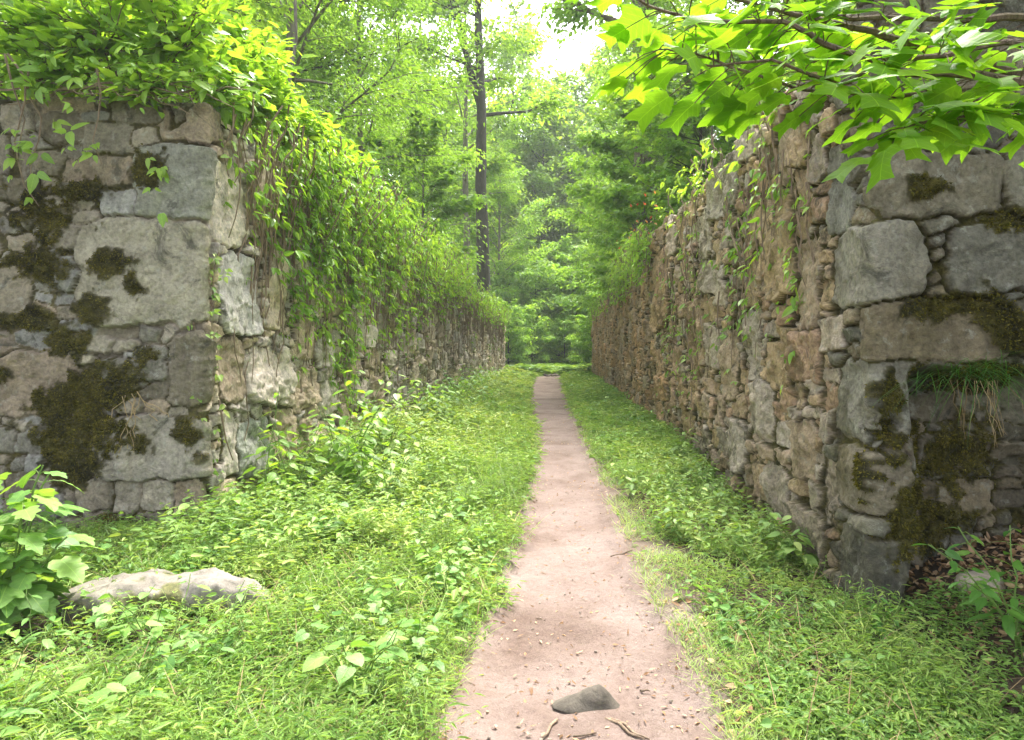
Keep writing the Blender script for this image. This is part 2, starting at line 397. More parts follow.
def build_wall(name, S, base, curve_s, top, palette, mossfun, dispfun, seed, thick=.9, nz=270, gapk=-.02):
    """base(s) -> (x, y, nx, ny); the rows climb the face and then run back over the top"""
    rg = np.random.default_rng(seed); st = S.st; n = len(st)
    ss = np.asarray(curve_s, F); ns = len(ss)
    v = np.linspace(0, 1, nz)
    tops = top(ss)
    zz = -.25+v[None]*(tops[:, None]+.25); SS = np.broadcast_to(ss[:, None], zz.shape)
    w1 = .028; ws = SS+w1*1.7*fbm(SS*6, zz*6, 1, 3)+.012*fbm(SS*24, zz*24, 2, 3); wz = zz+w1*1.5*fbm(SS*6, zz*6, 11, 3)+.011*fbm(SS*24, zz*24, 12, 3)
    e1 = np.full(zz.shape, 9, F); e2 = np.full(zz.shape, 9, F); id1 = np.zeros(zz.shape, np.int64)
    order = np.argsort(st[:, 0]); st_s = st[order]
    step = 24
    for i in range(0, ns, step):
        sl = slice(i, min(i+step, ns)); lo, hi = ss[sl].min(), ss[sl].max()
        for j in range(0, nz, 54):
            jl = slice(j, min(j+54, nz)); zl, zh = zz[sl, jl].min(), zz[sl, jl].max()
            sel = np.where((st[:, 0]+st[:, 2]+.14 > lo) & (st[:, 0]-st[:, 2]-.14 < hi) & (st[:, 1]+st[:, 3]+.14 > zl) & (st[:, 1]-st[:, 3]-.14 < zh))[0]
            if len(sel) == 0: continue
            q = st[sel]; c, sn = np.cos(q[:, 4]), np.sin(q[:, 4])
            ds = ws[sl, jl].reshape(-1, 1)-q[None, :, 0]; dz = wz[sl, jl].reshape(-1, 1)-q[None, :, 1]
            u = (ds*c+dz*sn)/q[:, 2]; w = (-ds*sn+dz*c)/q[:, 3]; u *= u; w *= w
            e = (np.cbrt(np.sqrt(u*u*u+w*w*w))-1)*np.minimum(q[:, 2], q[:, 3])
            k = e.argmin(1); r = np.arange(len(k)); m1 = e[r, k].copy(); e[r, k] = 9
            m2 = e.min(1); sh = zz[sl, jl].shape
            e1[sl, jl] = m1.reshape(sh); e2[sl, jl] = m2.reshape(sh); id1[sl, jl] = sel[k].reshape(sh)
    m = np.minimum((e2-e1)*.5, .016-e1)          # distance in from the edge of the stone
    size = np.minimum(st[:, 2], st[:, 3]); m = m-.0045-.004*vnoise(SS*3, zz*3, 77)
    Hs = (rg.uniform(.004, .045, n)+.075*np.minimum(size, .25))*rg.uniform(.4, 1.3, n); tl = rg.normal(0, .045, (n, 2))
    sm = np.clip((m+.002)/(.008+.011*rg.random(n)[id1]), 0, 1); stone = sstep(.0, .35, sm)
    prof = 1-(1-sm)**2.8
    ds = SS-st[id1, 0]; dz = zz-st[id1, 1]
    idf = id1.astype(F)*1.37
    fr = fbm(SS*3.4+idf, zz*3.4, idf, 5, .55); rid = 1-np.abs(fbm(SS*6.5+idf, zz*4.5, idf*.7+4, 4, .55))*2
    tq = fbm(SS*2.1+idf*.6, zz*2.1-idf, idf*1.9, 4, .55)*4.5; tf = np.floor(tq); ter = (tf+sstep(.35, .65, tq-tf))/2.2
    chip = np.minimum(0, .05+.5*(vnoise(SS*2.2+idf, zz*2.2+idf, idf)))*.09
    rgh = .8+.75*sstep(.4, 1.0, SS)
    h = prof*(Hs[id1]+tl[id1, 0]*ds+tl[id1, 1]*dz+rgh*(.045*fr+.022*rid+.026*ter)+chip)
    gapm = sstep(-.25, .4, fbm(SS*1.6, zz*1.6, 71, 4)+gapk)
    h = h+(1-prof)*(.014*fbm(SS*11, zz*11, 7, 4)-.034*gapm)
    h = h+.030*fbm(SS*.7, zz*.7, 21, 3)+.0035*fbm(SS*45, zz*45, 3, 2)
    mossv = np.clip(mossfun(SS, zz, m, stone), 0, 1)
    h = h+mossv*(.014+.02*fbm(SS*16, zz*16, 8, 3)+.012*fbm(SS*50, zz*50, 9, 2))
    h = h+dispfun(SS, zz)
    bx, by, nx, ny = base(ss)
    X = bx[:, None]+nx[:, None]*h; Y = by[:, None]+ny[:, None]*h; Z = zz+.004*fbm(SS*9, zz*9, 31, 2)
    gapc = np.concatenate([(gapm*(1-stone)).astype(F), np.zeros((ns, 7), F)], 1)
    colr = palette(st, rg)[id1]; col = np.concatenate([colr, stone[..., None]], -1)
    # top rows
    off = np.array([.03, .08, .15, .25, .4, .6, thick], F); k = len(off)
    tz = tops[:, None]-.015-.03*off[None]+.035*fbm(ss[:, None]*4+off*0, off[None]*6+ss[:, None]*0, 6, 3)
    X2 = X[:, -1:]-nx[:, None]*off; Y2 = Y[:, -1:]-ny[:, None]*off
    X = np.concatenate([X, X2], 1); Y = np.concatenate([Y, Y2], 1); Z = np.concatenate([Z, tz], 1)
    topc = np.broadcast_to(np.array([.16, .13, .10, .85], F), (ns, k, 4)); col = np.concatenate([col, topc], 1)
    mossv = np.concatenate([mossv, .35+.4*fbm(ss[:, None]*3+off*0, off[None]*3+ss[:, None]*0, 3, 3)], 1)
    mb = MB(); mb.add(np.stack([X, Y, Z], -1).reshape(-1, 3), [grid_faces(ns, nz+k)])
    o = mb.build(name, WALL, smooth=True, extra={'Col': ('FLOAT_COLOR', col), 'moss': ('FLOAT', np.clip(mossv, 0, 1)), 'gap': ('FLOAT', gapc)})
    return o, (X, Y, Z, mossv, ss, nz)

def wall_samples(front, length, near):
    """s positions: front wing (negative), corner, side out to the far end"""
    f = np.arange(-front, -.12, .0125); c = np.arange(-.12, .12, .005)
    s = [.12]
    while s[-1] < length:
        d = near+s[-1]; s.append(s[-1]+min(.055, max(.0105, .42*d*d/1700)))
    return np.concatenate([f, c, np.array(s), s[-1]+np.arange(.03, 2.5, .05)])
RC = .022
def make_base(cx, cy, sx, length):
    """sx=+1: left wall (front wing runs to -x, side faces +x); sx=-1: right wall (mirror)"""
    def base(s):
        x = np.zeros_like(s); y = np.zeros_like(s); nx = np.zeros_like(s); ny = np.zeros_like(s); q = RC*PI/4
        f = s < -q; x[f] = s[f]+q-RC; y[f] = 0; ny[f] = -1
        c = (s >= -q) & (s <= q); a = (s[c]+q)/RC; x[c] = -RC+RC*np.sin(a); y[c] = RC-RC*np.cos(a); nx[c] = np.sin(a); ny[c] = -np.cos(a)
        g = (s > q) & (s <= length); x[g] = 0; y[g] = s[g]-q+RC; nx[g] = 1
        e = s > length; x[e] = -(s[e]-length); y[e] = length-q+RC; ny[e] = 1
        return cx+sx*x, cy+y, sx*nx, ny
    return base
def ell(S, Zz, lst, rough=.35, seed=0):
    """union of noisy ellipses (s, z, a, b, strength)"""
    n = .75*fbm(S*5, Zz*5, seed, 5)+.4*fbm(S*22, Zz*22, seed+3, 3)
    r = np.zeros_like(S)
    for (cs, cz, a, b, k) in lst:
        d = np.sqrt(((S-cs)/a)**2+((Zz-cz)/b)**2)*.8
        r = np.maximum(r, k*(1-sstep(.55, 1.05, d+n*1.25)))
    return r

# left wall ------------------------------------------------
KL = LY/FPX
def lf(px, py, hw, hh): return ((px-VX)*KL-LX, CAMZ-(py-VY)*KL, hw*KL, hh*KL)
def side(px0, px1, py0, py1, wx, wy):
    d0, d1 = wx*FPX/abs(VX-px0), wx*FPX/abs(VX-px1); d0, d1 = min(d0, d1), max(d0, d1); dm = (d0+d1)/2
    return ((d0+d1)/2-wy, CAMZ-((py0+py1)/2-VY)*dm/FPX, (d1-d0)/2, (py1-py0)/2*dm/FPX)
def top_left(s): return 3.62-.0115*np.maximum(s, 0)+.09*fbm(s*1.1, s*0, 4, 3)
SL = Stones(-4.2, 37.2, -.3, 3.95, 11)
for q in [(146, 272, 66, 53), (174, 182, 37, 36), (18, 120, 19, 16), (61, 128, 23, 15), (110, 140, 24, 14), (101, 172, 34, 13), (42, 165, 22, 13), (4, 152, 8, 20),
          (20, 191, 21, 13), (121, 204, 16, 12), (22, 243, 14, 13), (14, 296, 25, 28), (38, 384, 44, 31), (190, 369, 22, 36), (157, 448, 55, 31), (43, 439, 24, 13), (6, 441, 11, 15),
          (160, 495, 17, 13), (128, 498, 10, 16), (195, 510, 17, 28), (39, 339, 19, 8), (137, 369, 32, 10), (103, 342, 12, 9), (126, 345, 11, 6), (40, 465, 10, 10), (60, 480, 22, 14),
          (95, 495, 18, 16), (20, 490, 16, 16), (-40, 250, 40, 40), (-50, 380, 38, 30), (-30, 460, 20, 30), (60, 104, 30, 9), (140, 110, 26, 12), (185, 118, 16, 20), (65, 235, 16, 12), (68, 275, 12, 18)]:
    SL.add(*lf(*q), th=0.0)
for q in [(214, 258, 255, 333), (214, 240, 338, 402), (244, 286, 347, 402), (217, 233, 411, 476), (234, 266, 420, 476), (206, 246, 165, 246), (262, 284, 250, 330), (250, 280, 165, 235), (210, 232, 480, 520), (270, 292, 410, 470)]:
    SL.add(*side(*q, -LX, LY), th=0.03)
SL.fill([(26, .28, .45, .15, .26), (60, .16, .3, .09, .17), (120, .08, .18, .05, .1), (200, .05, .1, .028, .055)])
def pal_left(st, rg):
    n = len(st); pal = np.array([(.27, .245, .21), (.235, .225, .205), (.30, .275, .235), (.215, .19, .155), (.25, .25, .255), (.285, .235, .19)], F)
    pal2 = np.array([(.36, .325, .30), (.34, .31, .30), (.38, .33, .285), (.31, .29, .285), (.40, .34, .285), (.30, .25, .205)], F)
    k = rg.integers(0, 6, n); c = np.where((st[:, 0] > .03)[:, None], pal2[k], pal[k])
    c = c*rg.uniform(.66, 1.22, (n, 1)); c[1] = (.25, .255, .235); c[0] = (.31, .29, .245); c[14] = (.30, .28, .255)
    c[36] = (.34, .335, .355); c[40] = (.25, .265, .265); return (c*np.where(st[:, 0] > .03, 1.7, 1.12)[:, None]*np.array([1.06, 1, .90])).astype(F)  # palettes are stone colour; the side gain paints in brighter light along the path
ML = [lf(50, 215, 30, 22), lf(45, 262, 28, 22), lf(85, 192, 30, 12), lf(70, 345, 24, 14), lf(85, 400, 38, 24), lf(112, 392, 36, 26), lf(128, 430, 20, 20), lf(95, 425, 45, 26), lf(75, 455, 30, 22), lf(60, 410, 26, 18),
      lf(12, 320, 20, 8), lf(40, 318, 14, 11), lf(2, 375, 12, 12), lf(118, 265, 24, 11), lf(138, 283, 9, 13), lf(98, 308, 12, 12), lf(155, 170, 14, 20), lf(125, 530, 26, 14), lf(190, 535, 15, 18), lf(150, 355, 12, 8), lf(188, 437, 15, 16), lf(15, 262, 14, 10)]
def moss_left(S, Zz, m, stone):
    r = ell(S, Zz, [(*q, 1.0) for q in ML], seed=2)
    j = sstep(.52, .74, .5+.5*fbm(S*1.6, Zz*1.6, 40, 4)+.16*(1-stone)+.10*sstep(.8, .0, Zz))
    return np.maximum(r, .85*j*(.12+.88*(1-stone)))
def disp_left(S, Zz):
    d = -.075*np.exp(-((S-.11)/.028)**2)*sstep(2.75, 2.5, Zz)
    d = d-.11*sstep(2.4, 2.9, Zz)*sstep(-.05, .6, S)*sstep(9, 4, S)*.5
    return d
sl = wall_samples(4.2, END-LY, LY)
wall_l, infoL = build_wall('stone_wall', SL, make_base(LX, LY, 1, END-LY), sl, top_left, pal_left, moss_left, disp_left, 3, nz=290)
tag(wall_l, 'old rubble stone wall left of the path, its far side buried under green creeper', 'wall', kind='thing')

# right wall -----------------------------------------------
KR = RY/FPX
def rf(px, py, hw, hh): return (RX-(px-VX)*KR, CAMZ-(py-VY)*KR, hw*KR, hh*KR)
def top_right(s): return 3.72+.004*np.maximum(s, 0)-.30*sstep(15.2, 15.8, s)-.010*np.maximum(0, s-15.8)+.10*fbm(s*1.3, s*0, 14, 3)
SR = Stones(-3.6, 38.6, -.3, 4.1, 21)
for q in [(.12, 2.08, .43, .26), (-.37, 2.56, .40, .195), (-.76, 2.09, .33, .20), (-.36, 1.665, .41, .185), (.07, 1.22, .39, .255), (.09, .71, .32, .20), (.08, .14, .31, .25),
          (.43, 2.56, .22, .20), (2.52, 1.57, .30, .36), (-.98, 2.55, .19, .2), (-1.0, 1.68, .2, .17), (-1.3, 2.1, .2, .2), (-.60, 1.15, .20, .1), (-.75, .85, .24, .13), (-.45, .5, .2, .14), (-.9, .5, .22, .14), (-.3, .9, .13, .12),
          (-.4, 2.92, .38, .13), (-1.1, 2.95, .3, .14), (.1, 2.95, .11, .12), (.1, 3.3, .4, .18), (-.65, 3.3, .3, .2)]:
    SR.add(*q)
for q in [(655, 672, 250, 330), (700, 716, 210, 262), (716, 742, 150, 215), (775, 800, 200, 300), (760, 778, 380, 440), (800, 826, 240, 330), (800, 822, 420, 480), (690, 705, 300, 380), (728, 742, 330, 400), (780, 800, 120, 180)]:
    SR.add(*side(*q, RX, RY), th=-.04)
SR.fill([(14, .25, .42, .15, .28), (60, .14, .28, .09, .2), (170, .07, .16, .05, .11), (260, .04, .09, .025, .055)])
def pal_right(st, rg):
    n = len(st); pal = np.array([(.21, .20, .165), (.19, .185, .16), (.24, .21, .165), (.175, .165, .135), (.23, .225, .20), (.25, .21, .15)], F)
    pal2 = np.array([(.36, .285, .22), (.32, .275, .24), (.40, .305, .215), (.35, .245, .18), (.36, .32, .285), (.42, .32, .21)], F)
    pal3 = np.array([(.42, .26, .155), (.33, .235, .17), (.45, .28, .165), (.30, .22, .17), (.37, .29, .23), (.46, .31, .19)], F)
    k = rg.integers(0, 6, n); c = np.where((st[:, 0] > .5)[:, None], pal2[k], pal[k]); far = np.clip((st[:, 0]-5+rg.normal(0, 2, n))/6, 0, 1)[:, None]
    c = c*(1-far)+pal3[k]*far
    c = c*rg.uniform(.68, 1.2, (n, 1)); c[0] = (.30, .285, .25); c[1] = (.235, .215, .17); c[7] = (.27, .27, .255); c[4] = (.27, .26, .23); c = c*np.where(st[:, 0] > .5, 1.68, .92)[:, None]*np.array([1.05, .99, .92]); return (c*np.minimum(1, .56/c.max(1))[:, None]).astype(F)  # gain by face paints a lit side and a shaded front over the stone tints
MR = [rf(922, 190, 17, 10), rf(1005, 225, 24, 13), rf(920, 310, 20, 12), rf(1000, 320, 28, 24), rf(950, 302, 16, 8), rf(890, 400, 14, 20), rf(895, 440, 22, 26), rf(930, 460, 26, 50), rf(915, 520, 40, 40), rf(985, 380, 60, 14), rf(990, 470, 50, 40), rf(950, 545, 60, 26), rf(870, 470, 8, 40)]  # moss; spread wider over the low hollow to paint its shade darker too
MR2 = [side(742, 770, 470, 560, RX, RY), side(800, 850, 480, 600, RX, RY), side(690, 740, 430, 500, RX, RY), side(840, 862, 390, 480, RX, RY), side(784, 792, 150, 290, RX, RY), side(700, 712, 240, 300, RX, RY), side(734, 746, 240, 330, RX, RY), side(806, 822, 90, 130, RX, RY), side(690, 700, 300, 370, RX, RY), side(660, 672, 300, 340, RX, RY), side(790, 812, 330, 420, RX, RY)]
def moss_right(S, Zz, m, stone):
    r = ell(S, Zz, [(*q, 1.0) for q in MR], seed=5); r2 = ell(S, Zz, [(*q, .95) for q in MR2], seed=6)*(.35+.65*(1-stone))
    j = sstep(.44, .62, .5+.5*fbm(S*1.5, Zz*.6, 50, 4)+.20*(1-stone)+.16*sstep(1.1, .0, Zz)+.05*(S > .4))
    return np.maximum(np.maximum(r, r2), .95*j*(.2+.8*(1-stone)))
def disp_right(S, Zz):
    n = .12*fbm(S*2.5, Zz*2.5, 60, 3)
    d = -.42*sstep(-.20, -.42, S+n)*sstep(1.44, 1.33, Zz+.4*n)
    d = d-.14*sstep(.35, .6, -S+n)*sstep(1.0, .75, Zz)
    d = d-.10*ell(S, Zz, [(-.06, 1.05, .10, .16, 1)], seed=8)
    return d
sr = wall_samples(3.6, 37.3-RY, RY)
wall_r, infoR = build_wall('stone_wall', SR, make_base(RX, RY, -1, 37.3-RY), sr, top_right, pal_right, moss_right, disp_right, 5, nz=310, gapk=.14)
tag(wall_r, 'old rubble stone wall right of the path with big corner blocks and little creeper', 'wall', kind='thing')

# moss cushions on the wall ends, tufts rooted in the wall face
def moss_part(info, lst, n, seed, wall, conv):
    X, Y, Z, mo, ss, nz = info; rg = np.random.default_rng(seed)
    NX = np.cross(np.stack([np.gradient(X, axis=0), np.gradient(Y, axis=0), np.gradient(Z, axis=0)], -1), np.stack([np.gradient(X, axis=1), np.gradient(Y, axis=1), np.gradient(Z, axis=1)], -1))
    NX = norm(NX); NX = NX*conv
    ws = mo[:, :nz].copy()
    for (cs, cz, a, b) in lst:
        i0, i1 = np.searchsorted(ss, [cs-a*1.3, cs+a*1.3]); sub = ws[i0:i1]; zz = Z[i0:i1, :nz]
        ok = np.argwhere((sub > .32+.35*rg.random(sub.shape)) & (np.abs(zz-cz) < b*1.3))
        if len(ok) < 12: continue
        m = min(int(n*a*b*100), 4200); k = ok[rg.integers(0, len(ok), m)]; ii = k[:, 0]+i0; jj = k[:, 1]
        P = np.stack([X[ii, jj], Y[ii, jj], Z[ii, jj]], -1)+rg.normal(0, .005, (m, 3)); N = NX[ii, jj]
        d = N+rg.normal(0, .5, (m, 3))+np.array([0, 0, -.35]); mbm = MB()
        leaves(mbm, RHOMB, P-N*.004, d, rg.normal(0, 1, (m, 3)), rg.uniform(.012, .028, m), rg.uniform(.006, .013, m), np.clip(rg.normal(.36, .2, m)+.3*fbm(P[:, 0]*14, P[:, 2]*14, P[:, 1]*14, 2), 0, 1))
        mbm.build('moss_patch', G['moss'], wall)
moss_part(infoL, ML, 420, 1, wall_l, 1)
moss_part(infoR, MR, 420, 2, wall_r, -1)

# ------------------------------------------------------------------ trees
def rdir(rg, n):
    v = rg.normal(0, 1, (n, 3)); return norm(v)
def tree_protos(seed, H, r0, cb, cr, n_limb, n_leaf, leaf_l, T=RHOMB, aspect=.55, fork=False, flat=.16, droop=35, clump=.34, up=.35, lean=(0, 0), nsub=6, sparse_low=True):
    """returns (trunk MB, crown MB) of one tree standing at the origin"""
    rg = np.random.default_rng(seed); tr = MB(); cr_mb = MB()
    t = np.linspace(0, 1, 14); wob = np.cumsum(rg.normal(0, .012*H/6, (14, 2)), 0)
    P = np.stack([wob[:, 0]+lean[0]*t*H, wob[:, 1]+lean[1]*t*H, t*H-.3*(t == 0)], 1)
    rad = r0*(1-.86*t)**.9+.008; rad[0] *= 1.5
    stems = [(P, rad)]
    tube(tr, P, rad, 10)
    if fork:
        k = 6; a = rg.uniform(0, 6.28); Q = np.array([P[k]+np.array([-1.0*u**.8*H*.10, .3*u*H*.05, u*H*.5]) for u in np.linspace(0, 1, 9)])
        q = rad[k]*.72*(1-.85*np.linspace(0, 1, 9)); tube(tr, Q, q, 8); stems.append((Q, q))
    twigs = []; wts = []
    for k in range(n_limb):
        SP, SRd = stems[0] if (not fork or rg.random() < .65) else stems[1]
        f = cb+(1-cb)*((k+rg.random())/n_limb) if SP is P else rg.uniform(.25, 1)
        x = f*(len(SP)-1); i = min(int(x), len(SP)-2); st = SP[i]*(1-x+i)+SP[i+1]*(x-i); rr = SRd[i]
        g = (f-cb)/(1-cb+1e-6) if SP is P else .5
        ln = cr*(.45+.75*math.sin(PI*min(1, .18+.8*g))**.8)*rg.uniform(.65, 1.15)
        az = k*2.399+rg.uniform(-.5, .5); el = R(8+58*g**1.4+rg.uniform(-10, 14))
        u = np.linspace(0, 1, 7)[:, None]; hd = np.array([math.cos(az), math.sin(az), 0])
        B = st+hd*ln*math.cos(el)*u+np.array([0, 0, 1])*ln*math.sin(el)*(u+.25*u*(1-u))+np.cumsum(rg.normal(0, .02*ln, (7, 3)), 0)*u
        tube(tr, B, np.maximum(rr*.42*(1-.88*u[:, 0]), .006), 5)
        for j in range(nsub):
            v = rg.uniform(.25, 1.0); y = v*6; i = min(int(y), 5); s0 = B[i]*(1-y+i)+B[i+1]*(y-i)
            a2 = az+rg.choice([-1, 1])*rg.uniform(.35, 1.2); l2 = ln*rg.uniform(.22, .48)*(1.15-.4*v)
            e2 = el*.45+rg.uniform(-.15, .25); w = np.linspace(0, 1, 4)[:, None]
            Sx = s0+np.array([math.cos(a2)*math.cos(e2), math.sin(a2)*math.cos(e2), math.sin(e2)])*l2*w-np.array([0, 0, .12*l2])*w*w+rg.normal(0, .02*l2, (4, 3))*w
            tube(tr, Sx, np.maximum(rr*.14*(1-.8*w[:, 0]), .004), 4)
            twigs.append(Sx); wts.append(l2*rg.uniform(.4, 1.5))
    wts = np.array(wts); TW = np.array(twigs)
    k = rg.choice(len(TW), n_leaf, p=wts/wts.sum()); x = rg.uniform(.1, 3.0, n_leaf)**1.0; i = np.minimum(x.astype(int), 2); f = (x-i)[:, None]
    base = TW[k, i]*(1-f)+TW[k, i+1]*f; dirv = norm(TW[k, 3]-TW[k, 0])
    l2 = np.linalg.norm(TW[k, 3]-TW[k, 0], axis=1)[:, None]
    off = rg.normal(0, 1, (n_leaf, 3))*np.array([1, 1, flat/.34])*clump*np.clip(l2, .3, 1.6)*.8
    pos = base+off
    hd = dirv*.7+rg.normal(0, .6, (n_leaf, 3)); hd[:, 2] = hd[:, 2]*.4-math.sin(R(droop))*rg.uniform(.2, 1.0, n_leaf)
    nn = np.array([0, 0, 1.])+rg.normal(0, up, (n_leaf, 3))
    tw_t = rg.normal(0, .16, len(TW))[k]
    L = leaf_l*rg.uniform(.6, 1.25, n_leaf)
    leaves(cr_mb, T, pos, hd, nn, L, L*aspect*rg.uniform(.8, 1.2, n_leaf), np.clip(.48+tw_t+rg.normal(0, .14, n_leaf), 0, 1))
    return tr, cr_mb
def make_tree(name, loc, label, cat, leafm, barkm, group=None, **kw):
    e = empty(name, loc, label, cat, group)
    tr, cm = tree_protos(**kw); tr.build('trunk', barkm, e, True); cm.build('crown', leafm, e)
    return e
def ground_at(x, y): return z0(x, y)
def put(o, x, y, rz, s, label=None, sz=None):
    o.location = (x, y, ground_at(x, y)-.05); o.rotation_euler = (0, 0, rz); o.scale = (s, s, sz or s)
    if label: o['label'] = label
    return o

# the tall dark trunk beyond the left wall
put(make_tree('forest_tree', (0, 0, 0), 'tall forked tree with dark straight trunk above the far end of the left wall', 'tree', G['tree'], BARK,
    seed=4, H=30, r0=.45, cb=.44, cr=6.5, n_limb=26, n_leaf=15000, leaf_l=.34, flat=.26, fork=True, clump=.36, nsub=7), -4.35, 42, 0, 1)
put(make_tree('forest_tree', (0, 0, 0), 'big tree with a thick brown trunk standing behind the crest of the right stone wall', 'tree', G['treepale'], barkmat('brown_bark', (.07, .05, .036), (.19, .14, .105)),
    seed=9, H=27, r0=.55, cb=.40, cr=6.0, n_limb=26, n_leaf=15000, leaf_l=.32, flat=.26, clump=.36, nsub=7), 3.75, 29, .6, 1)
put(make_tree('forest_tree', (0, 0, 0), 'slender grey-barked tree just left of the tall dark forked trunk', 'tree', G['tree'], BARKG,
    seed=12, H=25, r0=.30, cb=.42, cr=5, n_limb=22, n_leaf=10000, leaf_l=.32, flat=.26), -6.2, 48, 0, 1)
# leafy trees on the bank behind the left wall
A = make_tree('leafy_tree', (0, 0, 0), 'broad pale green leafy tree on the bank behind the creeper-topped left wall', 'tree', G['treepale'], BARKG,
    seed=21, H=12, r0=.17, cb=.12, cr=4.3, n_limb=30, n_leaf=26000, leaf_l=.165, T=LANCE, aspect=.42, nsub=8, droop=45)
put(A, -7.2, 19, 0, 1)
B_ = make_tree('leafy_tree', (0, 0, 0), 'tall bushy tree filling the upper left behind the wall-top shrub', 'tree', G['tree'], BARK,
    seed=22, H=15, r0=.22, cb=.15, cr=4.8, n_limb=34, n_leaf=24000, leaf_l=.19, aspect=.55, nsub=8)
put(B_, -10.5, 15.5, 0, 1)
C_ = make_tree('leafy_tree', (0, 0, 0), 'layered young tree with drooping light sprays beside the tall dark trunk', 'tree', G['treepale'], BARKG,
    seed=23, H=13, r0=.16, cb=.12, cr=4.0, n_limb=30, n_leaf=22000, leaf_l=.20, T=LANCE, aspect=.45, nsub=8, droop=40)
put(C_, -7.6, 27, 0, 1)
# right bank
D_ = make_tree('maple_sapling', (0, 0, 0), 'light green maple sapling leaning over the crest of the right stone wall', 'tree', G['treepale'], BARKG,
    seed=31, H=7.0, r0=.07, cb=.06, cr=2.3, n_limb=26, n_leaf=11000, leaf_l=.155, T=MAPLE, aspect=.95, flat=.13, nsub=7)
put(D_, 3.7, 21.5, 0, 1)
E_ = make_tree('maple_sapling', (0, 0, 0), 'airy narrow-leaved sapling at the far end of the right stone wall', 'tree', G['treepale'], BARK,
    seed=32, H=8.0, r0=.07, cb=.06, cr=2.6, n_limb=26, n_leaf=11000, leaf_l=.20, T=LANCE, aspect=.5, flat=.10, nsub=7)
put(E_, 3.9, 33, 0, 1)
def more(src, items, group=None):
    for (x, y, rz, s, label) in items:
        o = copy_tree(src)
        if group: o['group'] = group
        put(o, x, y, rz, s, label)
more(A, [(-11, 36, 2.1, 1.25, 'pale leafy tree deeper in the wood behind the slender grey trunk'),
         (5.6, 27, 1.1, .9, 'pale leafy tree behind the thick brown trunk on the right bank')])
more(B_, [(-12, 25, 1.3, 1.2, 'dense tall tree behind the pale broad tree on the left bank'), (10.5, 25, 2.2, 1.15, 'dense tall tree behind the small pine on the right bank')])
more(C_, [(-2.4, 66, .4, 1.2, 'pale layered tree straight ahead beyond the end of the path, left one'), (3.4, 70, 2.4, 1.3, 'pale layered tree straight ahead beyond the end of the path, right one'), (5.2, 35, 4, 1.0, 'pale layered tree behind the far half of the right wall'),
         (4.9, 41, 1.9, 1.05, 'layered pale tree where the path leaves the walls on the right'), (-4.2, 52, 2.9, 1.1, 'layered pale tree past the end of the left wall'), (-9.5, 11.0, .8, .85, 'layered pale tree close behind the left wall-top shrub')])
more(D_, [(3.4, 15.2, 2.0, .62, 'short maple sapling close behind the right wall crest, nearest the hanging branch'), (3.3, 26, 3.5, 1.0, 'maple sapling with thin straight stem above the step in the right wall'),
          (-4.6, 24, 1.2, .8, 'maple sapling above the creeper ridge of the left wall'), (5.4, 17.5, 4.2, 1.2, 'tall maple sapling above the small pine')])
more(E_, [(-8.0, 38, 1.0, .9, 'narrow-leaved airy sapling left of the tall dark trunk'), (3.1, 38.5, 2.4, .7, 'low narrow-leaved sapling against the far end of the right wall')])
# pine
def pine(seed):
    rg = np.random.default_rng(seed); tr = MB(); cm = MB(); H = 5.2
    P = np.stack([np.zeros(8), np.zeros(8), np.linspace(-.2, H, 8)], 1); tube(tr, P, np.linspace(.085, .015, 8), 8)
    for k in range(44):
        z = H*rg.uniform(.3, 1.0); az = rg.uniform(0, 6.28); l = (1.0-z/H)*1.5+.35; u = np.linspace(0, 1, 5)[:, None]
        B = np.array([0, 0, z])+np.array([math.cos(az), math.sin(az), .25])*l*u+np.array([0, 0, .15])*u*u
        tube(tr, B, np.linspace(.018, .005, 5), 4)
        for j in range(9):
            c = B[0]+(B[-1]-B[0])*rg.uniform(.3, 1.02)+rg.normal(0, .12, 3)*np.array([1, 1, .6]); m = 46
            ax = norm(np.array([math.cos(az), math.sin(az), .5]))+rg.normal(0, .3, 3)
            d = norm(rdir(rg, m)+ax*.9); leaves(cm, RHOMB, np.repeat(c[None], m, 0)+rg.normal(0, .03, (m, 3)), d, rg.normal(0, 1, (m, 3)), rg.uniform(.10, .17, m), .006, np.clip(rg.normal(.5, .2, m), 0, 1))
    e = empty('pine_tree', (0, 0, 0), 'small grey-green pine with fine needles behind the right wall crest', 'pine tree')
    tr.build('trunk', BARK, e, True); cm.build('crown', G['pine'], e); return e
put(pine(3), 3.55, 17.2, 0, 1)
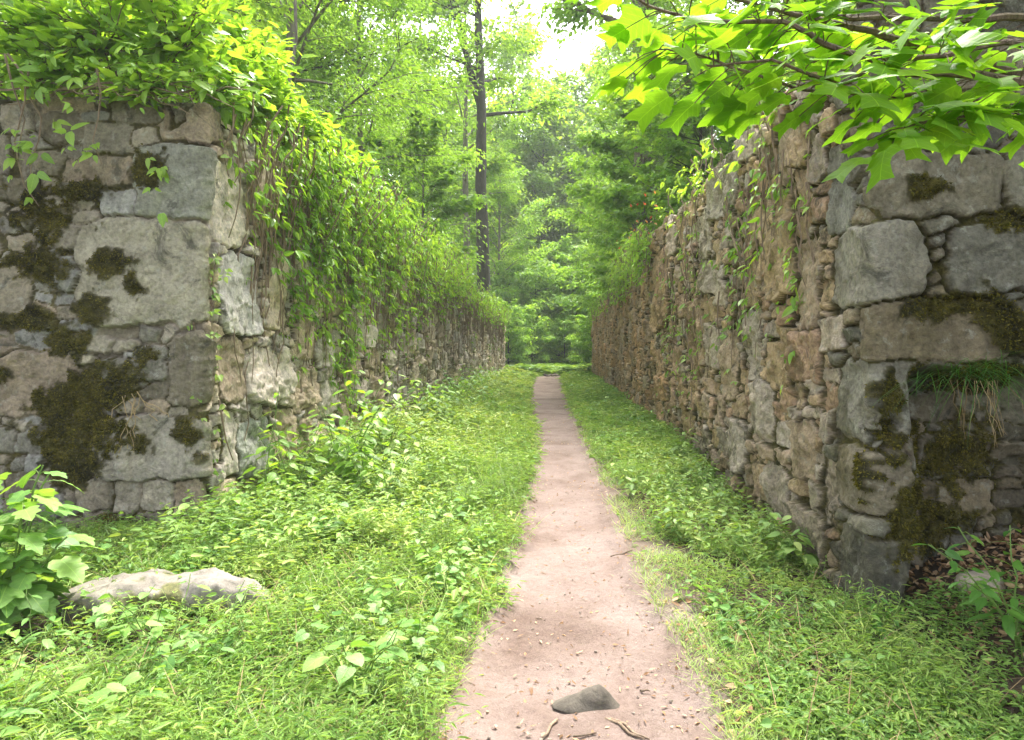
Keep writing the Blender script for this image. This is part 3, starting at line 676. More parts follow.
# the wood beyond: individual trees, two shapes, copied
W1 = make_tree('woodland_tree', (0, 0, 0), 'woodland tree among the green wood beyond the end of the path and beside the walls', 'tree', G['tree'], BARK, 'trees of the wood beyond the walls',
    seed=41, H=24, r0=.26, cb=.30, cr=5.0, n_limb=34, n_leaf=13000, leaf_l=.44, flat=.28, nsub=6)
W2 = make_tree('woodland_tree', (0, 0, 0), 'woodland tree among the green wood beyond the end of the path and beside the walls', 'tree', G['treedark'], BARKG, 'trees of the wood beyond the walls',
    seed=42, H=17, r0=.20, cb=.22, cr=4.2, n_limb=34, n_leaf=12000, leaf_l=.38, flat=.28, nsub=6, droop=30)
rg = np.random.default_rng(77)
spots = []
for x, y in [(-1.8, 66), (-5.5, 62), (2.2, 72), (8.2, 60), (-9, 57), (10, 63), (-13, 66), (15, 70), (-2.5, 82), (3.5, 88), (-8, 84), (9, 86), (-17, 50), (16, 48), (-20, 70), (22, 60), (-15, 90), (18, 92), (-26, 55), (27, 75), (0.3, 100), (-6, 104), (7, 104), (-32, 80), (33, 92), (13, 35), (-17, 34), (-21, 24), (17, 26), (25, 40), (-28, 38), (3.6, 68), (-3.6, 73), (1.2, 80), (5.5, 76), (-6.5, 76), (13, 9), (15, 17), (-15, 9), (-17, 17), (12, 1)]:  # last five stand unseen at the sides, also to shade the wall fronts
    spots.append((x+rg.uniform(-.8, .8), y+rg.uniform(-2, 2)))
for i, (x, y) in enumerate(spots):
    src = W1 if i % 2 == 0 else W2
    o = src if i < 2 else copy_tree(src)
    put(o, x, y, rg.uniform(0, 6.28), rg.uniform(.85, 1.15)*(1.22 if 30 < i < 36 else 1))
# shrubs at the end of the corridor
S1 = make_tree('understory_shrub', (0, 0, 0), 'leafy understory shrub in the dim green gap beyond the end of the path', 'shrub', G['treepale'], BARK, 'shrubs at the end of the path',
    seed=51, H=4.2, r0=.045, cb=.03, cr=2.1, n_limb=26, n_leaf=6000, leaf_l=.22, T=LANCE, aspect=.5, nsub=6)
for i, (x, y, s) in enumerate([(-1.6, 47, .8), (.6, 48.5, .75), (2.3, 44.5, .8), (-3.0, 44, .9), (-.4, 53, 1.1), (4.2, 47, 1.1), (-2.4, 58, 1.3), (1.8, 56, 1.2), (-5.0, 49, 1.2), (6, 52, 1.2), (.3, 61, 1.4), (-3.9, 40.8, .55), (2.7, 40.2, .6), (-1.6, 53, 1.6), (1.6, 54, 1.7), (3.6, 51, 1.6), (-3.4, 51, 1.5), (0, 57, 2.0), (-2.6, 62, 2.2), (3, 60, 2.1)]):
    o = S1 if i == 0 else copy_tree(S1); put(o, x, y, i*1.7, s)

# ------------------------------------------------------------------ creepers
def creeper(name, label, seed, n, place, leafm, lsize, per, wallx_out, nleaf=(3, 5), T=LANCE, aspect=.48, bare=0.0, lat=.10, group=None, tint0=.5):
    """place(rg) -> (start xyz, length, outward unit xy, start outward offset)"""
    rg = np.random.default_rng(seed); st = MB(); lv = MB(); PP = []; DD = []; OO = []; TT = []
    for i in range(n):
        p, ln, o, bulge, bflag = place(rg); m = max(4, int(ln/.14)); o = np.array([o[0], o[1], 0.]); a = np.array([-o[1], o[0], 0.])
        u = np.linspace(0, 1, m); side = np.cumsum(rg.normal(0, .045, m))
        off = (bulge*np.exp(-u*ln/.9)+wallx_out*(.6+.5*np.sin(u*7+i)))
        P = np.array(p)+o*off[:, None]+a*side[:, None]+np.array([0, 0, -1.])*(u*ln)[:, None]
        if i % 2 == 0 or bflag: tube(st, P, np.linspace(.010, .004, m), 4, rg.uniform(.2, .9))
        if bflag: continue
        k = int(per*ln)+1; t = rg.uniform(0, 1, k)*(m-1); j = np.minimum(t.astype(int), m-2); f = (t-j)[:, None]
        PP.append(P[j]*(1-f)+P[j+1]*f+rg.normal(0, lat, (k, 3))*np.array([1, 1, .7])); OO.append(np.repeat(o[None], k, 0)); TT.append(np.full(k, tint0)+rg.normal(0, .1))
    PP = np.concatenate(PP); OO = np.concatenate(OO); TT = np.concatenate(TT); N = len(PP)
    out = norm(OO+rg.normal(0, .5, (N, 3))); d0 = norm(np.array([0, 0, -1.])*.62+out*.62)
    s0 = norm(np.cross(d0, OO+np.array([0, 0, .6]))); n0 = np.cross(s0, d0)
    SZV = rg.uniform(.5, 1.3, N)
    for q in range(nleaf[1]):
        ok = rg.random(N) < (1 if q < nleaf[0] else .5); an = (q-(nleaf[1]-1)/2)*R(38)+rg.normal(0, .12, N)
        d = d0*np.cos(an)[:, None]+s0*np.sin(an)[:, None]+rg.normal(0, .26, (N, 3)); L = lsize*SZV*rg.uniform(.7, 1.15, N)*(1-.18*abs(q-(nleaf[1]-1)/2))
        leaves(lv, T, PP[ok]+d[ok]*.02, d[ok], (n0+rg.normal(0, .4, (N, 3)))[ok], L[ok], (L*aspect)[ok], np.clip(TT+rg.normal(0, .15, N), 0, 1)[ok], .2)
    e = empty(name, (float(PP[:, 0].mean()), float(PP[:, 1].mean()), z0(0, 0)), label, 'climbing plant', group)
    for nm, mb_, mt in (('stem', st, VSTEM), ('foliage', lv, leafm)):
        o = mb_.build(nm, mt, e); o.matrix_parent_inverse = e.matrix_basis.inverted()
    return e
def tl(s): return float(top_left(np.array([s], F))[0])
def trt(s): return float(top_right(np.array([s], F))[0])
def curtain(s0, s1, lenf, bulge, up):
    def f(rg):
        s = rg.uniform(s0, s1); return (LX+.0, LY+s, tl(s)+rg.uniform(-.15, up)), max(.2, lenf(s)*(.12+1.0*rg.random()**1.6)), (1, 0), bulge*rg.uniform(.1, 1), False
    return f
creeper('virginia_creeper', 'thick green creeper hanging almost to the ground over the near side of the left wall', 61, 180, curtain(1.5, 6.4, lambda s: 2.6*math.sin(PI*min(1, max(.1, (s-.9)/4.6)))+.35, .55, .55), G['vine'], .112, 13, .10, tint0=.62)
creeper('virginia_creeper', 'bright creeper mantling the crest midway along the left wall', 62, 260, curtain(5.5, 15, lambda s: max(.6, 2.2-.17*(s-5.5)), .55, .7), G['vine'], .118, 12, .10, tint0=.7)
creeper('virginia_creeper', 'ragged creeper fringe on the crest at the far end of the left wall', 63, 300, curtain(14, 34, lambda s: .75, .4, .55), G['vine'], .14, 7, .08, tint0=.62)
def bare(rg):
    s = rg.uniform(.8, 33)**1.0; return (LX, LY+s, tl(s)+rg.uniform(-.6, .15)), rg.uniform(.8, 2.7), (1, 0), .08, rg.random() < .86
creeper('dead_vine', 'brown leafless vine stems hanging down the far half of the left wall', 64, 620, bare, G['vine'], .10, 2.2, .055, lat=.04)
def near_side(rg):
    s = rg.uniform(.3, 1.9); return (LX, LY+s, tl(s)+rg.uniform(-.1, .3)), rg.uniform(.4, 1.1)*(1+.7*(s > 1.2)), (1, 0), .35*rg.random(), rg.random() < .2
creeper('hanging_vine', 'loose vine strands dangling at the near corner of the left wall', 65, 42, near_side, G['bush'], .11, 6, .07, T=OVATE, aspect=.5, nleaf=(2, 3))
def front_edge(rg):
    x = rg.choice([-3.75, -3.55, -3.2, -4.4])+rg.normal(0, .12); return (x, LY-.03, 3.62+rg.uniform(.1, .35)), rg.uniform(.5, 1.15), (.15, -1), .45*rg.uniform(.4, 1), False
creeper('hanging_vine', 'few drooping leafy strands over the front edge of the left wall', 67, 10, front_edge, G['bush'], .125, 7, .05, T=OVATEB, aspect=.46, nleaf=(2, 3), lat=.07, tint0=.65)
def slotv(rg): return (LX+.02, LY+.11+rg.normal(0, .03), rg.uniform(1.0, 2.6)), rg.uniform(.4, 1.1), (.8, -.6), .02, False
creeper('wall_ivy', 'thin ivy strand climbing the crack beside the left wall corner', 66, 8, slotv, G['herb'], .06, 9, .03, T=OVATE, aspect=.6, lat=.04, nleaf=(2, 3))
def rcurt(s0, s1, z0_, z1_, l0, l1, b=.12):
    def f(rg):
        s = rg.uniform(s0, s1); return (RX, RY+s, min(trt(s)+.2, rg.uniform(z0_, z1_))), rg.uniform(l0, l1), (-1, 0), b*rg.random(), rg.random() < .15
    return f
creeper('wall_creeper', 'sparse leafy creeper strands trailing down the right wall near its corner', 71, 44, rcurt(.9, 3.0, 2.6, 3.7, .5, 1.6), G['vine'], .10, 4.5, .06, T=OVATE, aspect=.5, nleaf=(2, 3), lat=.05)
creeper('wall_creeper', 'thin creeper speckling the middle of the right wall with small leaves', 72, 60, rcurt(2.6, 8.5, 1.8, 3.8, .5, 1.7), G['herb'], .085, 4.5, .05, T=OVATE, aspect=.55, nleaf=(2, 3), lat=.05)
casc = creeper('honeysuckle', 'pale creeper with red tips spilling over the step in the right wall crest', 73, 150, rcurt(9.5, 16.5, 3.75, 4.45, .3, 1.0, .4), G['treepale'], .13, 11, .10, T=OVATE, aspect=.5, nleaf=(3, 4), lat=.13, tint0=.75)
creeper('wall_creeper', 'bright yellow-green creeper clump on the right wall crest under the hanging branch', 74, 34, rcurt(1.6, 7.0, 3.75, 4.2, .2, .5, .3), G['bush'], .10, 13, .08, T=OVATE, aspect=.6, nleaf=(3, 4), lat=.14, tint0=.8)
creeper('wall_creeper', 'dull creeper fringe along the crest of the far right wall', 75, 90, rcurt(15.5, 32, 3.2, 3.85, .2, .6, .3), G['tree'], .14, 8, .08, T=OVATE, aspect=.5, nleaf=(2, 3), lat=.12)
fl = MB(); rg = np.random.default_rng(5); m = 60; ys = rg.uniform(12.5, 20, m); P = np.stack([RX-.1+rg.normal(0, .2, m), ys, 4.05+rg.normal(0, .2, m)], 1)
leaves(fl, RHOMB, P, rdir(rg, m)+np.array([0, 0, .5]), rdir(rg, m), .09, .045, rg.random(m))
o = fl.build('red_leaflets', G['red'], casc); o.matrix_parent_inverse = casc.matrix_basis.inverted()  # reddish young leaflets of the creeper

# ------------------------------------------------------------------ shrubs on the wall tops
def mass(name, label, cat, seed, blobs, n, leafm, T, L, aspect, out=(0, -1, -.4), tint0=.5, twig_n=60, root=None, flop=.35, nrm=(0, -.3, 1)):
    """a shrub: leafy twigs filling ellipsoidal lobes; blobs (cx,cy,cz,rx,ry,rz,weight)"""
    rg = np.random.default_rng(seed); B = np.array(blobs, F); wv = B[:, 6]/B[:, 6].sum()
    root = np.array(root if root else (B[0, 0], B[0, 1], B[0, 2]-B[0, 5])); st = MB(); lv = MB()
    PP = []; DD = []; TT = []
    per = n//twig_n
    for i in range(twig_n):
        b = B[rg.choice(len(B), p=wv)]; e = b[:3]+rdir(rg, 1)[0]*b[3:6]*rg.random()**.4
        s0 = b[:3]+(root-b[:3])*.25+rg.normal(0, .15, 3)*b[3:6]; u = np.linspace(0, 1, 6)[:, None]
        P = s0*(1-u)+e*u+np.array([0, 0, .25])*(u*(1-u))*np.linalg.norm(e-s0); P = P+rg.normal(0, .015, (6, 3))
        tube(st, P, np.linspace(.007, .0025, 6), 4, .5)
        t = rg.uniform(.15, 1, per)*5; j = np.minimum(t.astype(int), 4); f = (t-j)[:, None]; PP.append(P[j]*(1-f)+P[j+1]*f+rg.normal(0, L*.5, (per, 3))); DD.append(np.repeat(norm(e-s0)[None], per, 0)); TT.append(np.full(per, rg.normal(tint0, .13)))
    for b in B[:6]:
        u = np.linspace(0, 1, 6)[:, None]; P = root*(1-u)+b[:3]*u+rg.normal(0, .03, (6, 3)); tube(st, P, np.linspace(.016, .006, 6), 5, .3)
    PP = np.concatenate(PP); DD = np.concatenate(DD); TT = np.concatenate(TT); N = len(PP)
    d = DD*.5+rg.normal(0, .6, (N, 3))*np.array([1, 1, .5])+np.array(out)*flop; nn = np.array(nrm)+rg.normal(0, .38, (N, 3))
    l = L*rg.uniform(.55, 1.2, N); leaves(lv, T, PP, d, nn, l, l*aspect, np.clip(TT+rg.normal(0, .12, N), 0, 1), .22)
    e = empty(name, tuple(float(v) for v in root), label, cat); e.location = root
    for nm, mb_, mt in (('stem', st, TWIG), ('foliage', lv, leafm)):
        o = mb_.build(nm, mt, e); o.matrix_parent_inverse = e.matrix_basis.inverted()
    return e
TZ = 3.62
mass('wall_top_shrub', 'broad-leaved shrub overhanging the front edge of the left wall', 'shrub', 81,
     [(-4.6, 5.95, 4.35, .7, .4, .45, 1.2), (-3.9, 5.9, 4.3, .7, .45, .5, 1.4), (-3.2, 6.1, 4.35, .6, .5, .55, 1.4), (-4.2, 5.75, 3.85, .8, .3, .25, .8), (-3.3, 5.7, 3.75, .55, .28, .22, .7), (-2.85, 6.2, 3.9, .3, .6, .35, .8), (-3.6, 6.0, 4.9, .9, .5, .4, 1)],
     3000, G['bush'], OVATEB, .15, .48, twig_n=190, root=(-3.9, 6.4, TZ), tint0=.55)
mass('wall_top_shrub', 'bright yellow-green shrub on the left wall crest above its near corner', 'shrub', 82,
     [(-3.2, 7.2, 4.25, .55, .8, .5, 1), (-3.1, 8.6, 4.15, .5, .9, .45, 1), (-3.0, 10.2, 4.05, .45, 1.1, .4, 1), (-3.5, 7.6, 4.9, .5, .9, .4, .5)],
     6500, G['bush'], OVATE, .15, .48, twig_n=220, root=(-3.5, 8.4, TZ), out=(.7, -.6, -.3), nrm=(.3, -.2, 1), tint0=.6)
mass('wall_top_shrub', 'taller green shrub behind the front edge of the left wall', 'shrub', 83,
     [(-5.2, 7.3, 5.2, 1.0, .6, .7, 1), (-4.2, 7.4, 5.1, .9, .6, .6, 1), (-6.2, 7.0, 4.6, .9, .5, .8, 1), (-4.6, 7.2, 4.3, 1.4, .4, .5, 1)],
     3800, G['bush'], OVATEB, .15, .5, twig_n=190, root=(-5, 7.6, 3.4))
tw = MB(); rg = np.random.default_rng(8)
for i in range(16):
    x = rg.uniform(-5.0, -3.2); u = np.linspace(0, 1, 7)[:, None]; a = rg.normal(0, 1)
    P = np.array([x, 5.8+rg.uniform(-.1, .2), 3.66+rg.uniform(-.02, .12)])+np.array([rg.choice([-1, 1])*rg.uniform(.3, 1.0), rg.uniform(-.25, .1), 0])*u+np.array([0, 0, -.28*rg.random()])*u*u+rg.normal(0, .015, (7, 3)); tube(tw, P, np.linspace(.012, .004, 7), 5)
tag(tw.build('twig_tangle', VSTEM), 'tangle of dry twigs along the top front edge of the left wall', 'twigs')
P = np.stack([np.linspace(-4.3, -4.05, 6), np.full(6, 11.0), np.linspace(3.3, 8.5, 6)], 1)
sp = MB(); tube(sp, P+np.random.default_rng(3).normal(0, .02, (6, 3)), np.linspace(.035, .02, 6), 7)
tag(sp.build('bare_pole_stem', BARKG), 'thin pale bare stem leaning above the yellow-green shrub on the left wall', 'sapling')

# ------------------------------------------------------------------ tulip tree reaching in from the right
def tulip_tree():
    rg = np.random.default_rng(91); br = MB(); lv = MB()
    root = np.array([3.3, 1.9, z0(3.3, 1.9)-.1]); u = np.linspace(0, 1, 12)[:, None]
    P = root+np.array([.1, -.3, 7.5])*u+rg.normal(0, .02, (12, 3)); tube(br, P, np.linspace(.085, .03, 12), 10)
    def w(px, py, d): return np.array([(px-VX)/FPX*d, d, CAMZ-(py-VY)/FPX*d])
    boughs = [([(1070, 70, 2.0), (960, 92, 1.95), (880, 100, 1.9), (800, 92, 1.8), (720, 66, 1.75), (660, 55, 1.7)], .005), ([(1060, 88, 2.15), (960, 58, 2.1), (880, 38, 2.05), (800, 20, 2.0), (730, 5, 1.95)], .011), ([(1060, 90, 1.9), (980, 74, 1.85), (900, 72, 1.8), (820, 42, 1.75), (790, 26, 1.75), (690, 22, 1.7), (640, 6, 1.65)], .008),
              ([(1070, 40, 1.8), (1000, 42, 1.8), (940, 55, 1.8), (880, 60, 1.75), (840, 88, 1.7), (770, 60, 1.65), (700, 64, 1.6)], .006), ([(1080, 20, 2.2), (960, 12, 2.1), (850, 8, 2.0), (780, -10, 1.9)], .009),
              ([(1080, 110, 2.0), (1010, 112, 1.95), (940, 118, 1.9), (900, 128, 1.85)], .005)]
    PP = []; DD = []; SZ = []; BO = []
    for pts, r in boughs:
        Q = np.array([w(*p) for p in pts]); t = np.linspace(0, len(Q)-1, 26); i = np.minimum(t.astype(int), len(Q)-2); f = (t-i)[:, None]
        f = f*f*(3-2*f)*.5+f*.5; C = Q[i]*(1-f)+Q[i+1]*f+np.cumsum(rg.normal(0, .003, (26, 3)), 0)
        bi = len(BO); BO.append(1); zt = C[0, 2]-.55-.16*bi; tz_ = (zt-root[2])/7.5*11; ti = int(tz_); tp = P[ti]*(1-tz_+ti)+P[ti+1]*(tz_-ti)
        uu = np.linspace(0, 1, 12)[:-1, None]; K = C[0]*.45+tp*.55+np.array([0, .15*math.sin(bi*2.1), .18+.05*bi]); E0 = (1-uu)**2*tp+2*uu*(1-uu)*K+uu**2*C[0]+rg.normal(0, .008, (11, 3))
        C2 = np.concatenate([E0, C]); tube(br, C2, np.concatenate([np.linspace(.024, r*1.5, 11), np.linspace(r*1.5, r*.4, 26)]), 6)
        for k in range(4, 11):
            for q in range(4):
                sd = rdir(rg, 1)[0]*[1, 1, .4]; pl = rg.uniform(.06, .2); pe = E0[k]+sd*pl; tube(br, np.array([E0[k], (E0[k]+pe)/2, pe]), .0018, 4); PP.append(pe); DD.append(norm(sd+np.array([0, 0, -.25]))); SZ.append(rg.uniform(.07, .13))
        for k in range(2, 26):
            for q in range(3):
                if rg.random() < .2: continue
                dv = norm(C[k]-C[k-1]); sd = norm(np.cross(dv, [0, 0, 1]))*rg.choice([-1, 1]); pd = norm(sd*rg.uniform(.5, 1)+dv*rg.uniform(.1, .8)+np.array([0, 0, rg.uniform(-.5, .35)])); pl = rg.uniform(.05, .13)
                pe = C[k]+pd*pl; tube(br, np.array([C[k], C[k]+pd*pl*.5+[0, 0, .006], pe]), .0016, 4); PP.append(pe); DD.append(norm(pd*np.array([1, 1, .2])+np.array([0, 0, -.25]))); SZ.append(rg.uniform(.06, .115))
    extra = [(865, 158, 1.75, (-.9, -.1, -.35), .15), (885, 150, 1.7, (-.35, -.3, -.8), .15), (905, 140, 1.75, (.1, -.4, -.6), .12), (950, 145, 1.7, (.8, -.5, -.1), .16), (925, 130, 1.8, (.8, 0, .5), .13), (900, 125, 1.8, (-.3, .2, .7), .11), (975, 100, 1.8, (-.8, -.2, -.2), .15), (1000, 120, 1.8, (.8, -.1, -.3), .13), (985, 112, 1.75, (-.2, -.6, -.5), .14)]
    for px, py, d, dr, s in extra: PP.append(w(px, py, d)); DD.append(norm(np.array(dr))); SZ.append(s*.72)
    PP = np.array(PP); DD = np.array(DD); SZ = np.array(SZ); n = len(PP)
    leaves(lv, TULIP, PP, DD, np.array([0, -.1, 1])+rg.normal(0, .34, (n, 3)), SZ, SZ*.92, np.clip(rg.normal(.5, .22, n), 0, 1), rg.uniform(-.05, .4, n))
    # the unseen crown above the picture, thickened to shade the right wall front
    m = 5200; c = np.stack([rg.normal(4.5, 1.5, m), rg.normal(2.9, 1.4, m), rg.uniform(4.8, 8.0, m)], 1); c = c[(c[:, 2] > 2.4+.52*np.maximum(c[:, 1], 0)+.9)]; m = len(c)
    leaves(lv, TULIP, c, rdir(rg, m)*np.array([1, 1, .3])+[0, 0, -.3], np.array([0, 0, 1])+rg.normal(0, .3, (m, 3)), .17, .16, rg.random(m), .12)
    for i in range(24):
        a = rg.uniform(0, 6.28); z = rg.uniform(4.6, 7.2); u5 = np.linspace(0, 1, 5)[:, None]; tube(br, np.array([3.35, 1.7, z])+np.array([math.cos(a), math.sin(a), .3])*u5*1.7+rg.normal(0, .03, (5, 3)), np.linspace(.025, .006, 5), 5)
    e = empty('tulip_tree', tuple(root), 'young tree with big lobed sunlit leaves reaching in from the upper right', 'tree')
    for nm, mb_, mt in (('trunk', br, TWIG), ('crown', lv, G['tulip'])):
        o = mb_.build(nm, mt, e); o.matrix_parent_inverse = e.matrix_basis.inverted()
tulip_tree()

# ------------------------------------------------------------------ ground cover
def cover_density(x, y):
    p = path_mask(x, y); d = np.abs(x-path_c(y))-path_w(y)
    slab = (np.abs(x+2.33) < .66) & (y > 3.25) & (y < 4.4)
    k = (1-p)*sstep(-.02, .42, d+.22*fbm(x*3, y*3, 2, 3)+.1*(x < 0))*np.where(slab, .22, 1)*(.45+.55*sstep(-.25, .2, fbm(x*.9, y*.9, 17, 4)))
    patch = sstep(-.2, .3, fbm(x*1.3, y*1.3, 33, 4)+.05)
    right = sstep(.3, .6, x)*sstep(9, 4.5, y)*sstep(1.9, 1.4, x); bare = sstep(2.35, 2.7, x)*sstep(4.6, 4.4, y)*sstep(3.6, 3.9, y)
    k = k*(1-.35*(x > .2)*sstep(14, 9, y))*(1-right*(1-patch)*.95)*(1-.6*sstep(.5, .1, d+.3*fbm(x*1.6, y*1.6, 81, 4))*(x > .2)*sstep(11, 6, y))*(1-.8*bare)
    return k
def inside(x, y):
    """true where the ground is open: in front of the walls, or in the corridor"""
    l = (x > LX+.06+.04*0) | (y < LY-.06); r = (x < RX-.05) | (y < RY-.05)
    return l & r
def scatter(rg, n, x0, x1, y0, y1, pw=1.0, visible=True):
    x = rg.uniform(x0, x1, n); y = y0*(y1/y0)**(rg.random(n)**pw)
    k = inside(x, y) & (rg.random(n) < cover_density(x, y)*np.minimum(1, (y/6)**.0))
    if visible:
        u = VX+FPX*x/np.maximum(y, .1); k &= (u > -160) & (u < 1190)
    return x[k], y[k]
def stilt(mbl, mbs, rg, x, y, h, K, LL, asp, T=LANCE, lean=.55, tint=.5):
    """leafy stems: alternate lance leaves up an arching stem"""
    n = len(x); b = np.stack([x, y, gz(x, y)-.015], 1); az = rg.uniform(0, 6.28, n); ld = np.stack([np.cos(az), np.sin(az), np.zeros(n)], 1); h = h*rg.uniform(.55, 1.25, n); le = lean*rg.uniform(.2, 1.5, n)
    def Pt(t): return b+np.stack([np.zeros(n), np.zeros(n), h*t*(1-.22*t)], 1)+ld*(h*le*t*t)[:, None]
    sd = np.stack([-np.sin(az), np.cos(az), np.zeros(n)], 1)*.0016*(np.maximum(1, y/6))[:, None]
    q = [Pt(np.full(n, t)) for t in (0, .5, 1)]
    V = np.stack([q[0]-sd, q[0]+sd, q[1]-sd, q[1]+sd, q[2]-sd*.4, q[2]+sd*.4], 1).reshape(-1, 3); i = np.arange(n)*6
    mbs.add(V, [np.stack([i, i+1, i+3, i+2], 1), np.stack([i+2, i+3, i+5, i+4], 1)], np.repeat(rg.uniform(.2, .9, n), 6))
    tn = np.clip(tint+.42*fbm(x*1.6, y*1.6, 14, 4)+rg.normal(0, .13, n), 0, 1)
    sc = np.maximum(1, y/7.5)**.75
    for k in range(K):
        t = np.clip((k+1+rg.uniform(-.4, .4, n))/K, .12, 1); p = Pt(t); a2 = az+(1 if k % 2 else -1)*(1.2-.6*k/K)+rg.normal(0, .5, n)
        d = np.stack([np.cos(a2), np.sin(a2), rg.uniform(-.25, .45, n)], 1); nn = np.array([0, 0, 1.])+rg.normal(0, .3, (n, 3)); L = LL*rg.uniform(.6, 1.25, n)*sc
        leaves(mbl, T, p, d, nn, L, L*asp*rg.uniform(.8, 1.2, n), np.clip(tn+rg.normal(0, .1, n)+.1*(k/K-.5), 0, 1), .25)
rg = np.random.default_rng(101)
L1 = MB(); S1m = MB()
x, y = scatter(rg, 100000, -5.2, 2.0, 2.3, 9); k = (x < .6) | (rg.random(len(x)) < .5); x, y = x[k], y[k]
stilt(L1, S1m, rg, x, y, .11+.17*sstep(-.15, .4, fbm(x*1.5, y*1.5, 61, 3))+.10*sstep(.0, .4, fbm(x*.8, y*.8, 68, 3)), 6, .05, .2)
x, y = scatter(rg, 36000, -3.0, 2.0, 8, 41); stilt(L1, S1m, rg, x, y, .22+.12*fbm(x*1.1, y*.8, 63, 3), 6, .07, .26)
k = inside(x, y)
x, y = scatter(rg, 16000, -2.9, -.3, 3.2, 38); kk = ((sstep(-.7, -1.7, x)*sstep(4.0, 6.5, y)*sstep(-.25, .15, fbm(x*.9, y*.6, 69, 3))+.05) > rg.random(len(x))); x, y = x[kk], y[kk]; stilt(L1, S1m, rg, x, y, .38+.2*fbm(x*.9, y*.9, 64, 3)+.14*sstep(-1.6, -2.6, x), 9, .066, .42, OVATE, .35, .62)
x, y = scatter(rg, 3500, .8, 1.95, 5, 36); stilt(L1, S1m, rg, x, y, .28+.16*fbm(x*.9, y*.9, 65, 3), 7, .07, .4, OVATE, .35, .45)
x, y = scatter(rg, 16000, 1.0, 6.5, 2.2, 4.4); stilt(L1, S1m, rg, x, y, .14, 6, .042, .34, OVATE, .4, .35)
# beyond the walls and on the banks
m = 70000; x = rg.uniform(-12, 11, m); y = rg.uniform(-3, 10, m); kk = ((x < -4.6) | (x > 3.4) | (y < 2.4)) & inside(x, y) & ((x < -7.2) | (x > 5.6) | (y < 4.2) | ((x < 0) & (y < 5.7))) & (rg.random(m) < cover_density(x, y)*.8+.1*(np.abs(x) > 3)); stilt(L1, S1m, rg, x[kk], y[kk], .22, 5, .085, .34, OVATE, .4, .4)
m = 26000; x = rg.uniform(-9, 11, m); y = rg.uniform(40, 62, m); kk = path_mask(x, y) < .3; stilt(L1, S1m, rg, x[kk], y[kk], .5, 5, .14, .4, OVATE, .4, .35)
m = 9000; x = np.where(rg.random(m) < .5, rg.uniform(-9, -3.85, m), rg.uniform(2.85, 9, m)); y = rg.uniform(6.8, 40, m); stilt(L1, S1m, rg, x, y, .7, 7, .14, .42, OVATE, .35, .5)
L2 = MB(); S2m = MB(); x, y = scatter(rg, 26000, -4.6, 2.0, 2.4, 26); kk = (fbm(x*1.3, y*1.0, 90, 4) > .12) & (rg.random(len(x)) < .5); x, y = x[kk], y[kk]
stilt(L2, S2m, rg, x, y, .24+.12*fbm(x*.9, y*.9, 94, 3), 5, .062, .62, OVATE, .4, .5)
x, y = scatter(rg, 7000, -4.6, 2.0, 2.4, 20); stilt(L2, S2m, rg, x, y, .10, 4, .05, .8, OVATE, .5, .35)
cv = L2.build('broadleaf_cover', G['weed']); S2m.build('stem', GSTEM, cv); tag(cv, 'paler bluish broad-leaved herbs mixed in patches through the ground cover', 'ground cover', kind='stuff')
cv = L1.build('ground_cover', G['herb']); S1m.build('stem', GSTEM, cv); tag(cv, 'low lush green herbs covering the ground on both sides of the path', 'ground cover', kind='stuff')
# grass blades, mostly along the path edges
gb = MB()
def grass(x, y, h, wd, tint):
    n = len(x)
    if n == 0: return
    az = rg.uniform(0, 6.28, n); d = np.stack([np.cos(az)*.55, np.sin(az)*.55, rg.uniform(.5, 1.2, n)], 1); nn = np.stack([-np.cos(az), -np.sin(az), np.full(n, .6)], 1)
    leaves(gb, BLADE, np.stack([x, y, gz(x, y)-.01], 1), d, nn, h*rg.uniform(.5, 1.3, n), wd*np.maximum(1, y/7)**.7, np.clip(tint+rg.normal(0, .17, n), 0, 1), rg.uniform(.2, .75, n))
m = 60000; y = 2.3*(34/2.3)**(rg.random(m)); sgn = rg.choice([-1, 1], m, p=[.5, .5]); x = path_c(y)+sgn*(path_w(y)+rg.gamma(1.8, .2, m)-.03)
kk = inside(x, y) & (path_mask(x, y) < .45) & (fbm(x*2.4, y*2.4, 8, 3) > -.16); kk = rg.random(len(x[kk])) < .55 if False else kk; x, y = x[kk], y[kk]; kk = rg.random(len(x)) < .55; x, y = x[kk], y[kk]; grass(x, y, .10+.06*fbm(x*2, y*2, 66, 2), .0036, .62)
x, y = scatter(rg, 26000, -5.0, 2.0, 2.3, 30); kk = fbm(x*.9, y*.7, 70, 3) > -.05; x, y = x[kk], y[kk]; grass(x, y, .31+.16*fbm(x, y, 75, 2), .0058, .68)
tag(gb.build('grass', G['herb']), 'fine grass blades fringing the edges of the dirt path', 'grass', kind='stuff')
gb = MB(); x, y = scatter(rg, 9000, -5.0, 2.0, 2.3, 24); grass(x, y, .30, .0042, .6)
tag(gb.build('dry_grass', G['straw']), 'dry straw coloured stalks and blades among the green herbs', 'dry grass', kind='stuff')
